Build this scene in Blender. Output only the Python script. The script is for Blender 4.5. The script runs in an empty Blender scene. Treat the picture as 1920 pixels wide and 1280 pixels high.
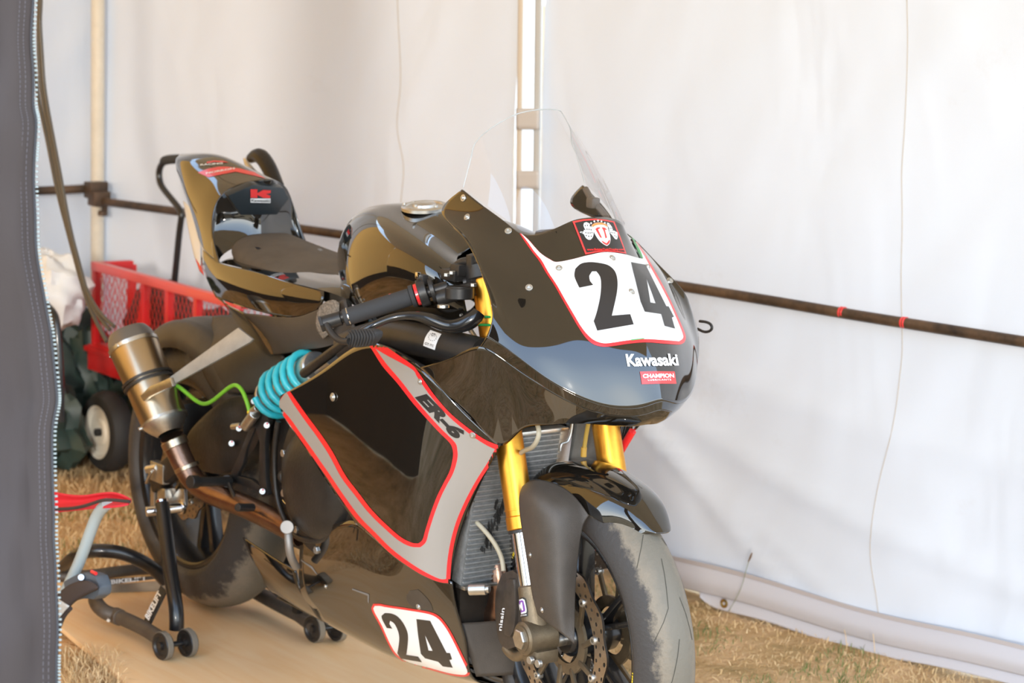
import bpy, bmesh, math, random
import numpy as np
from mathutils import Vector, Matrix, noise
from mathutils.bvhtree import BVHTree
random.seed(3); rng = np.random.default_rng(5)
SC = bpy.context.scene; COL = SC.collection
# ------------------------------------------------------------------ camera
F, CH, PITCH, CX, CY, YAW, STEER, ROLL = 4475.46, 1.5124, .1599, 3.9965, -2.6818, 2.4966, -.09, .0366
CAMP = Vector((CX, CY, CH))
_d = Vector((math.cos(YAW)*math.cos(PITCH), math.sin(YAW)*math.cos(PITCH), -math.sin(PITCH)))
_r = Vector((math.sin(YAW), -math.cos(YAW), 0)); _u = _r.cross(_d)
_r, _u = _r*math.cos(ROLL)+_u*math.sin(ROLL), -_r*math.sin(ROLL)+_u*math.cos(ROLL)
cd = bpy.data.cameras.new('camera'); cam = bpy.data.objects.new('camera', cd); COL.objects.link(cam)
m = Matrix((_r, _u, -_d)).transposed().to_4x4(); m.translation = CAMP; cam.matrix_world = m
cd.sensor_width = 36; cd.lens = F/1920*36; cd.clip_start = .05; cd.clip_end = 300
cd.dof.use_dof = True; cd.dof.focus_distance = 3.95; cd.dof.aperture_fstop = 7.1
SC.camera = cam
# ------------------------------------------------------------------ sky, sun, exposure
SC.view_settings.view_transform = 'Standard'; SC.view_settings.look = 'None'
SC.view_settings.gamma = 1; SC.view_settings.exposure = 0.06; SC.view_settings.use_curve_mapping = False
SUN_DIR = Vector((.76, -.66, .16)).normalized()      # towards the sun
w = bpy.data.worlds.new('sky'); SC.world = w; w.use_nodes = True; nt = w.node_tree; nt.nodes.clear()
tc = nt.nodes.new('ShaderNodeTexCoord'); sx = nt.nodes.new('ShaderNodeSeparateXYZ'); cr = nt.nodes.new('ShaderNodeValToRGB')
bg = nt.nodes.new('ShaderNodeBackground'); ow = nt.nodes.new('ShaderNodeOutputWorld')
nt.links.new(tc.outputs['Generated'], sx.inputs[0]); nt.links.new(sx.outputs['Z'], cr.inputs[0])
e = cr.color_ramp.elements
e[0].position = 0; e[0].color = (.95, .96, .93, 1); e[1].position = 1; e[1].color = (.20, .32, .55, 1)
for pos, c in ((.10, (.82, .88, .90, 1)), (.25, (.53, .655, .79, 1)), (.5, (.34, .46, .64, 1))):
    x = e.new(pos); x.color = c
bg.inputs[1].default_value = 5.2
nt.links.new(cr.outputs[0], bg.inputs[0]); nt.links.new(bg.outputs[0], ow.inputs[0])
sd = bpy.data.lights.new('sun', 'SUN'); sd.energy = 1.5; sd.angle = math.radians(4.0); sd.color = (1, .92, .82)
so = bpy.data.objects.new('sun', sd); COL.objects.link(so); so.rotation_euler = SUN_DIR.to_track_quat('Z', 'Y').to_euler()

# ------------------------------------------------------------------ geometry helpers
def ray(px, py):
    return (_d*F + _r*(px-960) - _u*(py-640)).normalized()
def P(px, py, y=None, x=None, z=None, D=None):
    v = ray(px, py)
    if D is not None: return CAMP + v*(D/v.dot(_d))
    k = (y-CY)/v.y if y is not None else (x-CX)/v.x if x is not None else (z-CH)/v.z
    return CAMP + v*k
WB = .15495; WA = 1.16313                      # back wall: y = WA + WB x
def Wp(px, py, off=0.):
    n = Vector((-WB, 1, 0)); v = ray(px, py); return CAMP + v*((WA-off-n.dot(CAMP))/n.dot(v))
def T(p):
    if isinstance(p, Vector): return p
    return P(p[0], p[1], p[2])
def nat(Y, t):
    Y = np.asarray(Y, float); n = len(Y)
    if n == 2: M = np.zeros_like(Y)
    else:
        A = np.zeros((n, n)); B = np.zeros_like(Y); A[0, 0] = A[-1, -1] = 1
        for i in range(1, n-1):
            A[i, i-1:i+2] = (1, 4, 1); B[i] = 6*(Y[i-1]-2*Y[i]+Y[i+1])
        M = np.linalg.solve(A, B.reshape(n, -1)).reshape(Y.shape)
    i = np.clip(np.floor(t).astype(int), 0, n-2); s = (t-i).reshape((-1,)+(1,)*(Y.ndim-1))
    return (1-s)*Y[i]+s*Y[i+1] + ((1-s)**3-(1-s))*M[i]/6 + (s**3-s)*M[i+1]/6
def patch(rows, m=8, mir=False, m2=None, lap=0):
    """rows of (px, py, y) or Vectors -> smooth interpolated grid"""
    G = np.array([[tuple(T(p)) for p in r] for r in rows])
    if mir:
        L = G[:, :0:-1].copy(); L[..., 1] *= -1
        G[:, 0, 1] = 0; G = np.concatenate([L, G], 1)
    a = np.linspace(0, G.shape[0]-1, (G.shape[0]-1)*(m2 or m)+1); b = np.linspace(0, G.shape[1]-1, (G.shape[1]-1)*m+1)
    H = nat(G, a); H = nat(H.transpose(1, 0, 2), b).transpose(1, 0, 2)
    for _ in range(lap): H[1:-1, 1:-1] += .12*(H[:-2, 1:-1]+H[2:, 1:-1]+H[1:-1, :-2]+H[1:-1, 2:]-4*H[1:-1, 1:-1])
    n0, n1 = H.shape[:2]; V = [tuple(v) for v in H.reshape(-1, 3)]
    Fc = [(i*n1+j, i*n1+j+1, (i+1)*n1+j+1, (i+1)*n1+j) for i in range(n0-1) for j in range(n1-1)]
    return orient((V, Fc))
def orient(g):
    V, Fc = g; s = 0
    for f in Fc[::max(1, len(Fc)//400)]:
        a, b, c = Vector(V[f[0]]), Vector(V[f[1]]), Vector(V[f[2]]); n = (b-a).cross(c-a)
        if a.y <= .02: s += n.dot(CAMP-a)
    return (V, [tuple(reversed(f)) for f in Fc]) if s < 0 else g
def join(gs):
    V, Fc = [], []
    for v, f in gs:
        o = len(V); V += [tuple(x) for x in v]; Fc += [tuple(i+o for i in q) for q in f]
    return V, Fc
def mirror(g):
    return [(x, -y, z) for x, y, z in g[0]], [tuple(reversed(f)) for f in g[1]]
def frame(a):
    a = Vector(a).normalized(); t = Vector((0, 0, 1)) if abs(a.z) < .9 else Vector((1, 0, 0))
    b = a.cross(t).normalized(); return a, b, a.cross(b)
def lathe(p, a, prof, seg=24, arc=None):
    a, b, c = frame(a); p = Vector(p); V = []; Fc = []; n = len(prof)
    for k in range(seg):
        th = 2*math.pi*k/seg
        for t, r in prof: V.append(tuple(p+a*t+(b*math.cos(th)+c*math.sin(th))*max(r, 1e-5)))
    for k in range(seg):
        k2 = (k+1) % seg
        for i in range(n-1): Fc.append((k*n+i, k*n+i+1, k2*n+i+1, k2*n+i))
    return V, Fc
def cyl(p0, p1, r, seg=20, r2=None, bv=.0):
    p0, p1 = Vector(p0), Vector(p1); L = (p1-p0).length; r2 = r if r2 is None else r2; bv = bv or min(r, L)*.08
    return lathe(p0, p1-p0, [(0, 0), (0, r-bv), (bv, r), (L-bv, r2), (L, r2-bv), (L, 0)], seg)
def spl(pts, n=8, closed=False):
    A = np.array([tuple(p) for p in pts])
    if closed: k = len(A); A = np.concatenate([A[-3:], A, A[:4]]); t = np.linspace(3, 3+k, k*n+1)[:-1]; return [Vector(v) for v in nat(A, t)]
    return [Vector(v) for v in nat(A, np.linspace(0, len(A)-1, (len(A)-1)*n+1))]
def tube(pts, r, seg=12, n=8, smooth=True, closed=False):
    Q = spl(pts, n, closed) if smooth and len(pts) > 2 else [Vector(p) for p in pts]
    rs = r if isinstance(r, (list, tuple)) else None
    if rs: rr = nat(np.array(rs, float), np.linspace(0, len(rs)-1, len(Q)))
    V = []; Fc = []; N = len(Q); b = None
    for i, q in enumerate(Q):
        t = (Q[(i+1) % N]-Q[i-1]) if closed else (Q[min(i+1, N-1)]-Q[max(i-1, 0)])
        t.normalize()
        if b is None: _, b, _ = frame(t)
        b = (b-t*b.dot(t)).normalized(); c = t.cross(b); R = rr[i] if rs else r
        for k in range(seg):
            th = 2*math.pi*k/seg; V.append(tuple(q+(b*math.cos(th)+c*math.sin(th))*R))
    for i in range(N if closed else N-1):
        i2 = (i+1) % N
        for k in range(seg): Fc.append((i*seg+k, i*seg+(k+1) % seg, i2*seg+(k+1) % seg, i2*seg+k))
    if not closed: Fc += [tuple(range(seg))[::-1], tuple((N-1)*seg+k for k in range(seg))]
    return V, Fc
def bev(g, w, seg=2, ang=None):
    bm = bmesh.new(); vs = [bm.verts.new(v) for v in g[0]]
    for f in g[1]:
        try: bm.faces.new([vs[i] for i in f])
        except ValueError: pass
    bm.normal_update()
    ed = [e for e in bm.edges if len(e.link_faces) == 2 and e.calc_face_angle(0) > .5]
    if w: bmesh.ops.bevel(bm, geom=ed, offset=w, segments=seg, affect='EDGES', profile=.6)
    bmesh.ops.recalc_face_normals(bm, faces=bm.faces)
    out = bm2(bm); bm.free(); return out
def bm2(bm):
    bm.verts.index_update(); return [tuple(v.co) for v in bm.verts], [tuple(v.index for v in f.verts) for f in bm.faces]
def box(c, s, ax=None, bv=.003):
    ax = ax or (Vector((1, 0, 0)), Vector((0, 1, 0)), Vector((0, 0, 1))); c = Vector(c)
    V = [tuple(c+ax[0]*(i*s[0]/2)+ax[1]*(j*s[1]/2)+ax[2]*(k*s[2]/2)) for i in (-1, 1) for j in (-1, 1) for k in (-1, 1)]
    return bev((V, [(0, 1, 3, 2), (4, 6, 7, 5), (0, 4, 5, 1), (2, 3, 7, 6), (0, 2, 6, 4), (1, 5, 7, 3)]), bv)
def bar(p0, p1, w, h, bv=.002, up=(0, 0, 1)):
    p0, p1 = Vector(p0), Vector(p1); a = (p1-p0); L = a.length; a.normalize(); up = Vector(up)
    b = up.cross(a); b = b.normalized() if b.length > 1e-4 else Vector((1, 0, 0)); c = a.cross(b)
    return box((p0+p1)/2, (L, w, h), (a, b, c), bv)
def plate(pts, th, bv=.002, n=None):
    """extruded polygon; pts 3D (coplanar-ish), thickness along its normal, away from the camera"""
    Q = [Vector(p) for p in pts]; nn = Vector((0, 0, 0))
    for i in range(len(Q)): nn += (Q[i]-Q[0]).cross(Q[(i+1) % len(Q)]-Q[0])
    nn.normalize(); nn = Vector(n).normalized() if n is not None else nn
    if nn.dot(CAMP-Q[0]) > 0: nn = -nn
    k = len(Q); V = [tuple(q) for q in Q]+[tuple(q+nn*th) for q in Q]
    Fc = [tuple(range(k)), tuple(range(2*k-1, k-1, -1))]+[(i, i+k, (i+1) % k+k, (i+1) % k) for i in range(k)]
    return bev((V, Fc), bv)
def blob(c, r, amp=.15, fr=3, seg=28, seed=0, squash=True):
    V = []; Fc = []; n = seg//2; c = Vector(c)
    for i in range(n+1):
        for j in range(seg):
            th = math.pi*i/n; ph = 2*math.pi*j/seg; d = Vector((math.sin(th)*math.cos(ph), math.sin(th)*math.sin(ph), math.cos(th)))
            k = 1+amp*noise.noise(d*fr+Vector((seed, 0, 0)))+amp*.5*abs(noise.noise(d*fr*2.3+Vector((0, seed, 0))))
            q = Vector((d.x*r[0], d.y*r[1], d.z*r[2]))*k
            if squash: q.z = max(q.z, -r[2]*.75)
            V.append(tuple(c+q))
    for i in range(n):
        for j in range(seg): Fc.append((i*seg+j, (i+1)*seg+j, (i+1)*seg+(j+1) % seg, i*seg+(j+1) % seg))
    return V, Fc
def mk(name, g, mat, parent=None, label=None, kind=None, smooth=True, solid=0, ang=40, mesh=None):
    if mesh is None:
        me = bpy.data.meshes.new(name); me.from_pydata([tuple(v) for v in g[0]], [], [list(f) for f in g[1]]); me.validate(); me.update()
        me.materials.append(mat)
        if smooth:
            me.polygons.foreach_set('use_smooth', [True]*len(me.polygons))
            try: me.set_sharp_from_angle(angle=math.radians(ang))
            except Exception: pass
    else: me = mesh
    o = bpy.data.objects.new(name, me); COL.objects.link(o)
    if parent is not None:
        o.parent = parent; bpy.context.view_layer.update() if False else None
        o.matrix_parent_inverse = PW(parent).inverted()
    if label: o['label'] = label
    if kind: o['kind'] = kind
    if solid:
        md = o.modifiers.new('thickness', 'SOLIDIFY'); md.thickness = abs(solid); md.offset = -1 if solid > 0 else 1
    return o
def PW(o):
    mm = o.matrix_basis.copy()
    if o.parent: mm = PW(o.parent) @ o.matrix_parent_inverse @ mm
    return mm
def thing(name, label, cat, loc=(0, 0, 0), group=None):
    o = bpy.data.objects.new(name, None); COL.objects.link(o); o.location = loc; o.empty_display_size = .1
    o['label'] = label; o['category'] = cat
    if group: o['group'] = group
    return o
def tag(o, label, cat, group=None, kind=None):
    o['label'] = label; o['category'] = cat
    if group: o['group'] = group
    if kind: o['kind'] = kind
    return o

# ------------------------------------------------------------------ materials
def mat(name, col, rough=.5, metal=0, coat=0, coatr=.03, var=0, vs=20, bump=0, bs=60, spec=.5, ior=1.5, col2=None, coatior=1.5, trans=0, sub=0, aniso=0):
    M = bpy.data.materials.new(name); M.use_nodes = True; t = M.node_tree; b = t.nodes['Principled BSDF']
    b.inputs['Base Color'].default_value = (*col, 1); b.inputs['Roughness'].default_value = rough; b.inputs['Metallic'].default_value = metal
    b.inputs['Coat Weight'].default_value = coat; b.inputs['Coat Roughness'].default_value = coatr; b.inputs['Coat IOR'].default_value = coatior
    b.inputs['IOR'].default_value = ior; b.inputs['Specular IOR Level'].default_value = spec; b.inputs['Transmission Weight'].default_value = trans
    tcx = t.nodes.new('ShaderNodeTexCoord')
    if var or col2:
        n = t.nodes.new('ShaderNodeTexNoise'); n.inputs['Scale'].default_value = vs; n.inputs['Detail'].default_value = 6; n.inputs['Roughness'].default_value = .65
        t.links.new(tcx.outputs['Object'], n.inputs['Vector'])
        r = t.nodes.new('ShaderNodeValToRGB'); r.color_ramp.elements[0].position = .35; r.color_ramp.elements[1].position = .68
        c2 = col2 or tuple(min(1, c*(1+var)) for c in col)
        r.color_ramp.elements[0].color = (*[c*(1-var*.6) for c in col], 1); r.color_ramp.elements[1].color = (*c2, 1)
        t.links.new(n.outputs['Fac'], r.inputs[0]); t.links.new(r.outputs[0], b.inputs['Base Color'])
    if bump:
        n = t.nodes.new('ShaderNodeTexNoise'); n.inputs['Scale'].default_value = bs; n.inputs['Detail'].default_value = 3
        t.links.new(tcx.outputs['Object'], n.inputs['Vector'])
        bp = t.nodes.new('ShaderNodeBump'); bp.inputs['Strength'].default_value = bump; bp.inputs['Distance'].default_value = .002
        t.links.new(n.outputs['Fac'], bp.inputs['Height']); t.links.new(bp.outputs[0], b.inputs['Normal'])
    return M
GLOSS = mat('black gloss paint', (.010, .008, .006), .05, 0, 1, .012, spec=.3, ior=1.5, coatior=1.75)
BLACKM = mat('black satin plastic', (.022, .020, .019), .42, var=.3, vs=30, bump=.1, bs=300)
MATTE = mat('matte black plastic', (.062, .049, .038), .5, var=.25, vs=12, bump=.35, bs=700)
HUG = mat('dusty dark plastic', (.055, .047, .038), .5, col2=(.085, .072, .055), vs=8)
FOAM = mat('seat foam', (.105, .085, .065), .85, bump=.5, bs=900, var=.15)
RUB = mat('rubber grip', (.035, .035, .037), .7, bump=.5, bs=1200)
GOLD = mat('gold anodised fork', (.80, .38, .05), .38, 1, var=.08, vs=60)
CHR = mat('chromed steel', (.75, .75, .77), .12, 1)
ALU = mat('brushed aluminium', (.62, .61, .58), .35, 1, var=.12, vs=80)
PLATEM = mat('dull alloy plate', (.50, .49, .46), .55, .35, var=.1, vs=40)
LUG = mat('bronze grey casting', (.20, .155, .10), .45, .7, var=.15, vs=60, bump=.3, bs=500)
TITAN = mat('titanium muffler', (.46, .38, .29), .3, 1, col2=(.58, .46, .30), vs=6)
PIPE = mat('heat tinted steel pipe', (.20, .11, .075), .32, .95, col2=(.34, .22, .16), vs=9, bump=.2, bs=200)
SPRING = mat('turquoise spring paint', (.03, .52, .62), .3, 0, .3)
RED = mat('red vinyl', (.85, .025, .03), .3, 0, .5)
PINKRED = mat('red sticker', (.80, .05, .05), .3, 0, .5)
GREY = mat('silver grey vinyl', (.40, .37, .34), .38, .25, .25, .1)
WHITE = mat('white vinyl', (.85, .85, .85), .3, 0, .5)
INK = mat('black print', (.022, .020, .020), .35, 0, .3)
GREEN = mat('green vinyl', (.05, .35, .10), .4)
LIME = mat('green hose', (.22, .60, .04), .35)
TIE = mat('green cable tie', (.01, .45, .12), .4)
ORANGE = mat('orange print', (.95, .28, .08), .4)
PURP = mat('purple print', (.22, .07, .38), .4)
YEL = mat('yellow print', (.85, .62, .03), .4)
RIM = mat('black rim paint', (.012, .012, .013), .25, 0, .4)
SCREW = mat('zinc screw', (.62, .62, .60), .38, .95)
FIN = mat('radiator fins', (.36, .37, .37), .5, .6, var=.2, vs=50)
DISCM = mat('worn disc steel', (.42, .37, .32), .33, 1, var=.15, vs=100)
STAND = mat('black stand paint', (.012, .012, .013), .3, 0, .3)
DUSTY = mat('dusty black stand tube', (.055, .042, .033), .55, col2=(.10, .078, .058), vs=10)
REDP = mat('red cart paint', (.62, .018, .02), .35, 0, .3)
REDPW = mat('worn red cart edge', (.75, .10, .09), .4, 0, .3)
CREAM = mat('cream wheel', (.72, .68, .58), .45)
TYREB = mat('black cart rubber', (.02, .02, .02), .7)
TARP = mat('dark green tarpaulin', (.022, .042, .036), .5, var=.4, vs=6, bump=.6, bs=8)
WBAG = mat('white plastic bag', (.72, .73, .74), .4, var=.08, vs=8, bump=.5, bs=15)
DBAG = mat('dark maroon bag', (.05, .022, .022), .7, var=.3, vs=9)
BROWN = mat('brown cardboard', (.42, .26, .12), .8)
CABLE = mat('grey brown cable', (.085, .072, .055), .45)
RAIL = mat('worn dark rail', (.030, .020, .014), .5, .2, col2=(.13, .075, .04), vs=14)
POLE = mat('cream pole', (.66, .60, .50), .5, var=.1, vs=10)
POLEG = mat('grey pole face', (.55, .55, .54), .5)
CHAIRR = mat('red chair cloth', (.78, .035, .06), .75, bump=.3, bs=500)
TUBEB = mat('pale blue steel tube', (.50, .60, .64), .4, .2)
JOINT = mat('grey blue joint plastic', (.10, .125, .155), .5)
CLOTHD = mat('brown black cloth', (.055, .042, .04), .85, bump=.3, bs=400)
HOSE = mat('beige hose', (.42, .37, .27), .5)
HEM = mat('white hem', (.56, .545, .575), .7, bump=.3, bs=12)
ZIP = mat('zipper teeth', (.30, .35, .34), .5)
TAPE = mat('tan tape', (.62, .55, .46), .7)
CASE = mat('black engine casting', (.028, .024, .021), .38, .3, var=.3, vs=20, bump=.25, bs=150)
SEAML = mat('tan seam thread', (.50, .44, .37), .8)

def fabric(name, col, tcol, tr=.5, wr=.5, stains=0):
    M = bpy.data.materials.new(name); M.use_nodes = True; t = M.node_tree; t.nodes.clear(); N = t.nodes.new
    o = N('ShaderNodeOutputMaterial'); d = N('ShaderNodeBsdfDiffuse'); tr_ = N('ShaderNodeBsdfTranslucent'); mx = N('ShaderNodeMixShader')
    mx.inputs[0].default_value = tr; d.inputs[0].default_value = (*col, 1); tr_.inputs[0].default_value = (*tcol, 1)
    tcx = N('ShaderNodeTexCoord'); n1 = N('ShaderNodeTexNoise'); n1.inputs['Scale'].default_value = 2.2; n1.inputs['Detail'].default_value = 3; n1.inputs['Distortion'].default_value = .8
    mp = N('ShaderNodeMapping'); mp.inputs['Scale'].default_value = (1, 1, .45); mp.inputs['Rotation'].default_value = (0, .5, 0)
    t.links.new(tcx.outputs['Object'], mp.inputs[0]); t.links.new(mp.outputs[0], n1.inputs['Vector'])
    wv = N('ShaderNodeTexNoise'); wv.inputs['Scale'].default_value = 600; t.links.new(tcx.outputs['Object'], wv.inputs['Vector'])
    ad = N('ShaderNodeMath'); ad.operation = 'MULTIPLY_ADD'; ad.inputs[1].default_value = .006; t.links.new(wv.outputs['Fac'], ad.inputs[0]); t.links.new(n1.outputs['Fac'], ad.inputs[2])
    bp = N('ShaderNodeBump'); bp.inputs['Strength'].default_value = wr; bp.inputs['Distance'].default_value = .06
    t.links.new(ad.outputs[0], bp.inputs['Height']); t.links.new(bp.outputs[0], d.inputs['Normal']); t.links.new(bp.outputs[0], tr_.inputs['Normal'])
    if stains:
        n2 = N('ShaderNodeTexNoise'); n2.inputs['Scale'].default_value = 1.6; n2.inputs['Detail'].default_value = 8; n2.inputs['Roughness'].default_value = .75
        t.links.new(tcx.outputs['Object'], n2.inputs['Vector']); r = N('ShaderNodeValToRGB')
        r.color_ramp.elements[0].position = .60; r.color_ramp.elements[0].color = (*col, 1); r.color_ramp.elements[1].position = .85; r.color_ramp.elements[1].color = (col[0]*.86, col[1]*.78, col[2]*.68, 1)
        t.links.new(n2.outputs['Fac'], r.inputs[0]); t.links.new(r.outputs[0], d.inputs[0])
    t.links.new(d.outputs[0], mx.inputs[1]); t.links.new(tr_.outputs[0], mx.inputs[2]); t.links.new(mx.outputs[0], o.inputs[0])
    return M
WALLM = fabric('white tent fabric', (.665, .69, .735), (.65, .67, .72), .12, .42, 1)
ROOFM = fabric('tan roof fabric', (.62, .44, .26), (.85, .58, .30), .22, .2)
FRONTM = fabric('tan reflection canvas', (.74, .42, .13), (.90, .50, .15), .58, .15)  # for unseen canvas added to give the black paint brown reflections
GAPM = fabric('white sky gap strip', (.88, .88, .86), (.95, .95, .92), .6, .1)  # extra white stands in for bright sky showing through the wall gap
FLAPM = bpy.data.materials.new('dark grey canvas'); FLAPM.use_nodes = True
def _flap():
    t = FLAPM.node_tree; b = t.nodes['Principled BSDF']; b.inputs['Roughness'].default_value = .9
    tcx = t.nodes.new('ShaderNodeTexCoord'); n = t.nodes.new('ShaderNodeTexNoise'); n.inputs['Scale'].default_value = 5; n.inputs['Detail'].default_value = 4
    r = t.nodes.new('ShaderNodeValToRGB'); r.color_ramp.elements[0].color = (.053, .040, .036, 1); r.color_ramp.elements[1].color = (.067, .053, .049, 1)
    t.links.new(tcx.outputs['Object'], n.inputs[0]); t.links.new(n.outputs['Fac'], r.inputs[0]); t.links.new(r.outputs[0], b.inputs['Base Color'])
    w1 = t.nodes.new('ShaderNodeTexNoise'); w1.inputs['Scale'].default_value = 900
    t.links.new(tcx.outputs['Object'], w1.inputs['Vector'])
    bp = t.nodes.new('ShaderNodeBump'); bp.inputs['Strength'].default_value = .5; bp.inputs['Distance'].default_value = .001
    t.links.new(w1.outputs['Fac'], bp.inputs['Height']); t.links.new(bp.outputs[0], b.inputs['Normal'])
_flap()
def glass():
    M = bpy.data.materials.new('clear screen'); M.use_nodes = True; t = M.node_tree; t.nodes.clear(); N = t.nodes.new
    o = N('ShaderNodeOutputMaterial'); a = N('ShaderNodeBsdfTransparent'); g = N('ShaderNodeBsdfGlossy'); mx = N('ShaderNodeMixShader'); fr = N('ShaderNodeLayerWeight')
    a.inputs[0].default_value = (.985, .985, .99, 1); g.inputs[0].default_value = (1, 1, 1, 1); g.inputs['Roughness'].default_value = .03; fr.inputs[0].default_value = .5
    pw = N('ShaderNodeMath'); pw.operation = 'POWER'; pw.inputs[1].default_value = 4; ma = N('ShaderNodeMath'); ma.operation = 'MULTIPLY_ADD'; ma.inputs[1].default_value = .7; ma.inputs[2].default_value = .05
    t.links.new(fr.outputs['Facing'], pw.inputs[0]); t.links.new(pw.outputs[0], ma.inputs[0])
    t.links.new(ma.outputs[0], mx.inputs[0]); t.links.new(a.outputs[0], mx.inputs[1]); t.links.new(g.outputs[0], mx.inputs[2]); t.links.new(mx.outputs[0], o.inputs[0]); return M
GLASS = glass()
def tyre_mat():
    M = mat('tyre rubber', (.045, .041, .038), .6); t = M.node_tree; b = t.nodes['Principled BSDF']; N = t.nodes.new
    at = N('ShaderNodeAttribute'); at.attribute_name = 'tread'; tcx = N('ShaderNodeTexCoord'); n = N('ShaderNodeTexNoise'); n.inputs['Scale'].default_value = 26; n.inputs['Detail'].default_value = 8
    n.inputs['Roughness'].default_value = .75
    t.links.new(tcx.outputs['Object'], n.inputs['Vector'])
    s = N('ShaderNodeMath'); s.operation = 'MULTIPLY_ADD'; s.inputs[1].default_value = .9; t.links.new(n.outputs['Fac'], s.inputs[0]); t.links.new(at.outputs['Fac'], s.inputs[2])
    r = N('ShaderNodeValToRGB'); r.color_ramp.elements[0].position = .50; r.color_ramp.elements[0].color = (.050, .044, .040, 1)
    r.color_ramp.elements[1].position = .62; r.color_ramp.elements[1].color = (.225, .185, .135, 1)
    x = r.color_ramp.elements.new(.85); x.color = (.165, .145, .112, 1)
    sc = N('ShaderNodeMath'); sc.operation = 'MULTIPLY'; sc.inputs[1].default_value = .72; t.links.new(s.outputs[0], sc.inputs[0])
    t.links.new(sc.outputs[0], r.inputs[0]); t.links.new(r.outputs[0], b.inputs['Base Color'])
    n2 = N('ShaderNodeTexNoise'); n2.inputs['Scale'].default_value = 160; t.links.new(tcx.outputs['Object'], n2.inputs['Vector'])
    bp = N('ShaderNodeBump'); bp.inputs['Strength'].default_value = .5; bp.inputs['Distance'].default_value = .002; t.links.new(n2.outputs['Fac'], bp.inputs['Height']); t.links.new(bp.outputs[0], b.inputs['Normal'])
    return M
TYRE = tyre_mat()
def ground_mat():
    M = mat('dry grass ground', (.3, .2, .1), .95); t = M.node_tree; b = t.nodes['Principled BSDF']; N = t.nodes.new
    tcx = N('ShaderNodeTexCoord'); n = N('ShaderNodeTexNoise'); n.inputs['Scale'].default_value = 3.2; n.inputs['Detail'].default_value = 12; n.inputs['Roughness'].default_value = .72
    t.links.new(tcx.outputs['Object'], n.inputs['Vector']); r = N('ShaderNodeValToRGB'); E = r.color_ramp.elements
    E[0].position = .3; E[0].color = (.19, .155, .05, 1); E[1].position = .75; E[1].color = (.85, .58, .33, 1)
    x = E.new(.45); x.color = (.52, .33, .14, 1); x = E.new(.6); x.color = (.72, .47, .25, 1)
    t.links.new(n.outputs['Fac'], r.inputs[0]); t.links.new(r.outputs[0], b.inputs['Base Color'])
    n2 = N('ShaderNodeTexNoise'); n2.inputs['Scale'].default_value = 60; n2.inputs['Detail'].default_value = 8; t.links.new(tcx.outputs['Object'], n2.inputs['Vector'])
    bp = N('ShaderNodeBump'); bp.inputs['Strength'].default_value = .8; bp.inputs['Distance'].default_value = .02; t.links.new(n2.outputs['Fac'], bp.inputs['Height']); t.links.new(bp.outputs[0], b.inputs['Normal'])
    return M
GROUND = ground_mat()
def board_mat():
    M = mat('plywood', (.5, .3, .15), .6); t = M.node_tree; b = t.nodes['Principled BSDF']; N = t.nodes.new
    tcx = N('ShaderNodeTexCoord'); mp = N('ShaderNodeMapping'); mp.inputs['Scale'].default_value = (1.2, 9, 1); t.links.new(tcx.outputs['Object'], mp.inputs[0])
    n = N('ShaderNodeTexNoise'); n.inputs['Scale'].default_value = 2.5; n.inputs['Detail'].default_value = 8; n.inputs['Distortion'].default_value = 1.2; t.links.new(mp.outputs[0], n.inputs['Vector'])
    r = N('ShaderNodeValToRGB'); E = r.color_ramp.elements; E[0].position = .3; E[0].color = (.92, .60, .29, 1); E[1].position = .75; E[1].color = (.98, .72, .43, 1)
    t.links.new(n.outputs['Fac'], r.inputs[0]); t.links.new(r.outputs[0], b.inputs['Base Color']); return M
BOARD = board_mat()

# ------------------------------------------------------------------ decals: thin vinyl laid on a surface
def bvh(gs): 
    V, Fc = join(gs); return BVHTree.FromPolygons([Vector(v) for v in V], Fc)
def hit(bt, px, py):
    v = ray(px, py); h = bt.ray_cast(CAMP, v)
    if h[0] is None: return None
    n = h[1] if h[1].dot(v) < 0 else -h[1]
    return h[0], n
def smooth(pts, n=5, thr=38):
    k = len(pts); A = [Vector((p[0], p[1])) for p in pts]; out = []
    def corner(i):
        a = A[i]-A[i-1]; b = A[(i+1) % k]-A[i]
        if a.length < 1e-6 or b.length < 1e-6: return True
        return math.degrees(a.angle(b)) > thr
    cs = [corner(i) for i in range(k)]
    for i in range(k):
        p1, p2 = A[i], A[(i+1) % k]; p0 = A[i-1] if not cs[i] else p1; p3 = A[(i+2) % k] if not cs[(i+1) % k] else p2
        for s in range(n):
            t = s/n; out.append(tuple(.5*((2*p1)+(p2-p0)*t+(2*p0-5*p1+4*p2-p3)*t*t+(3*p1-p0-3*p2+p3)*t**3)))
    return out
def z2(pts, ox, oy, s): return [(ox+x/s, oy+y/s) for x, y in pts]
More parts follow.
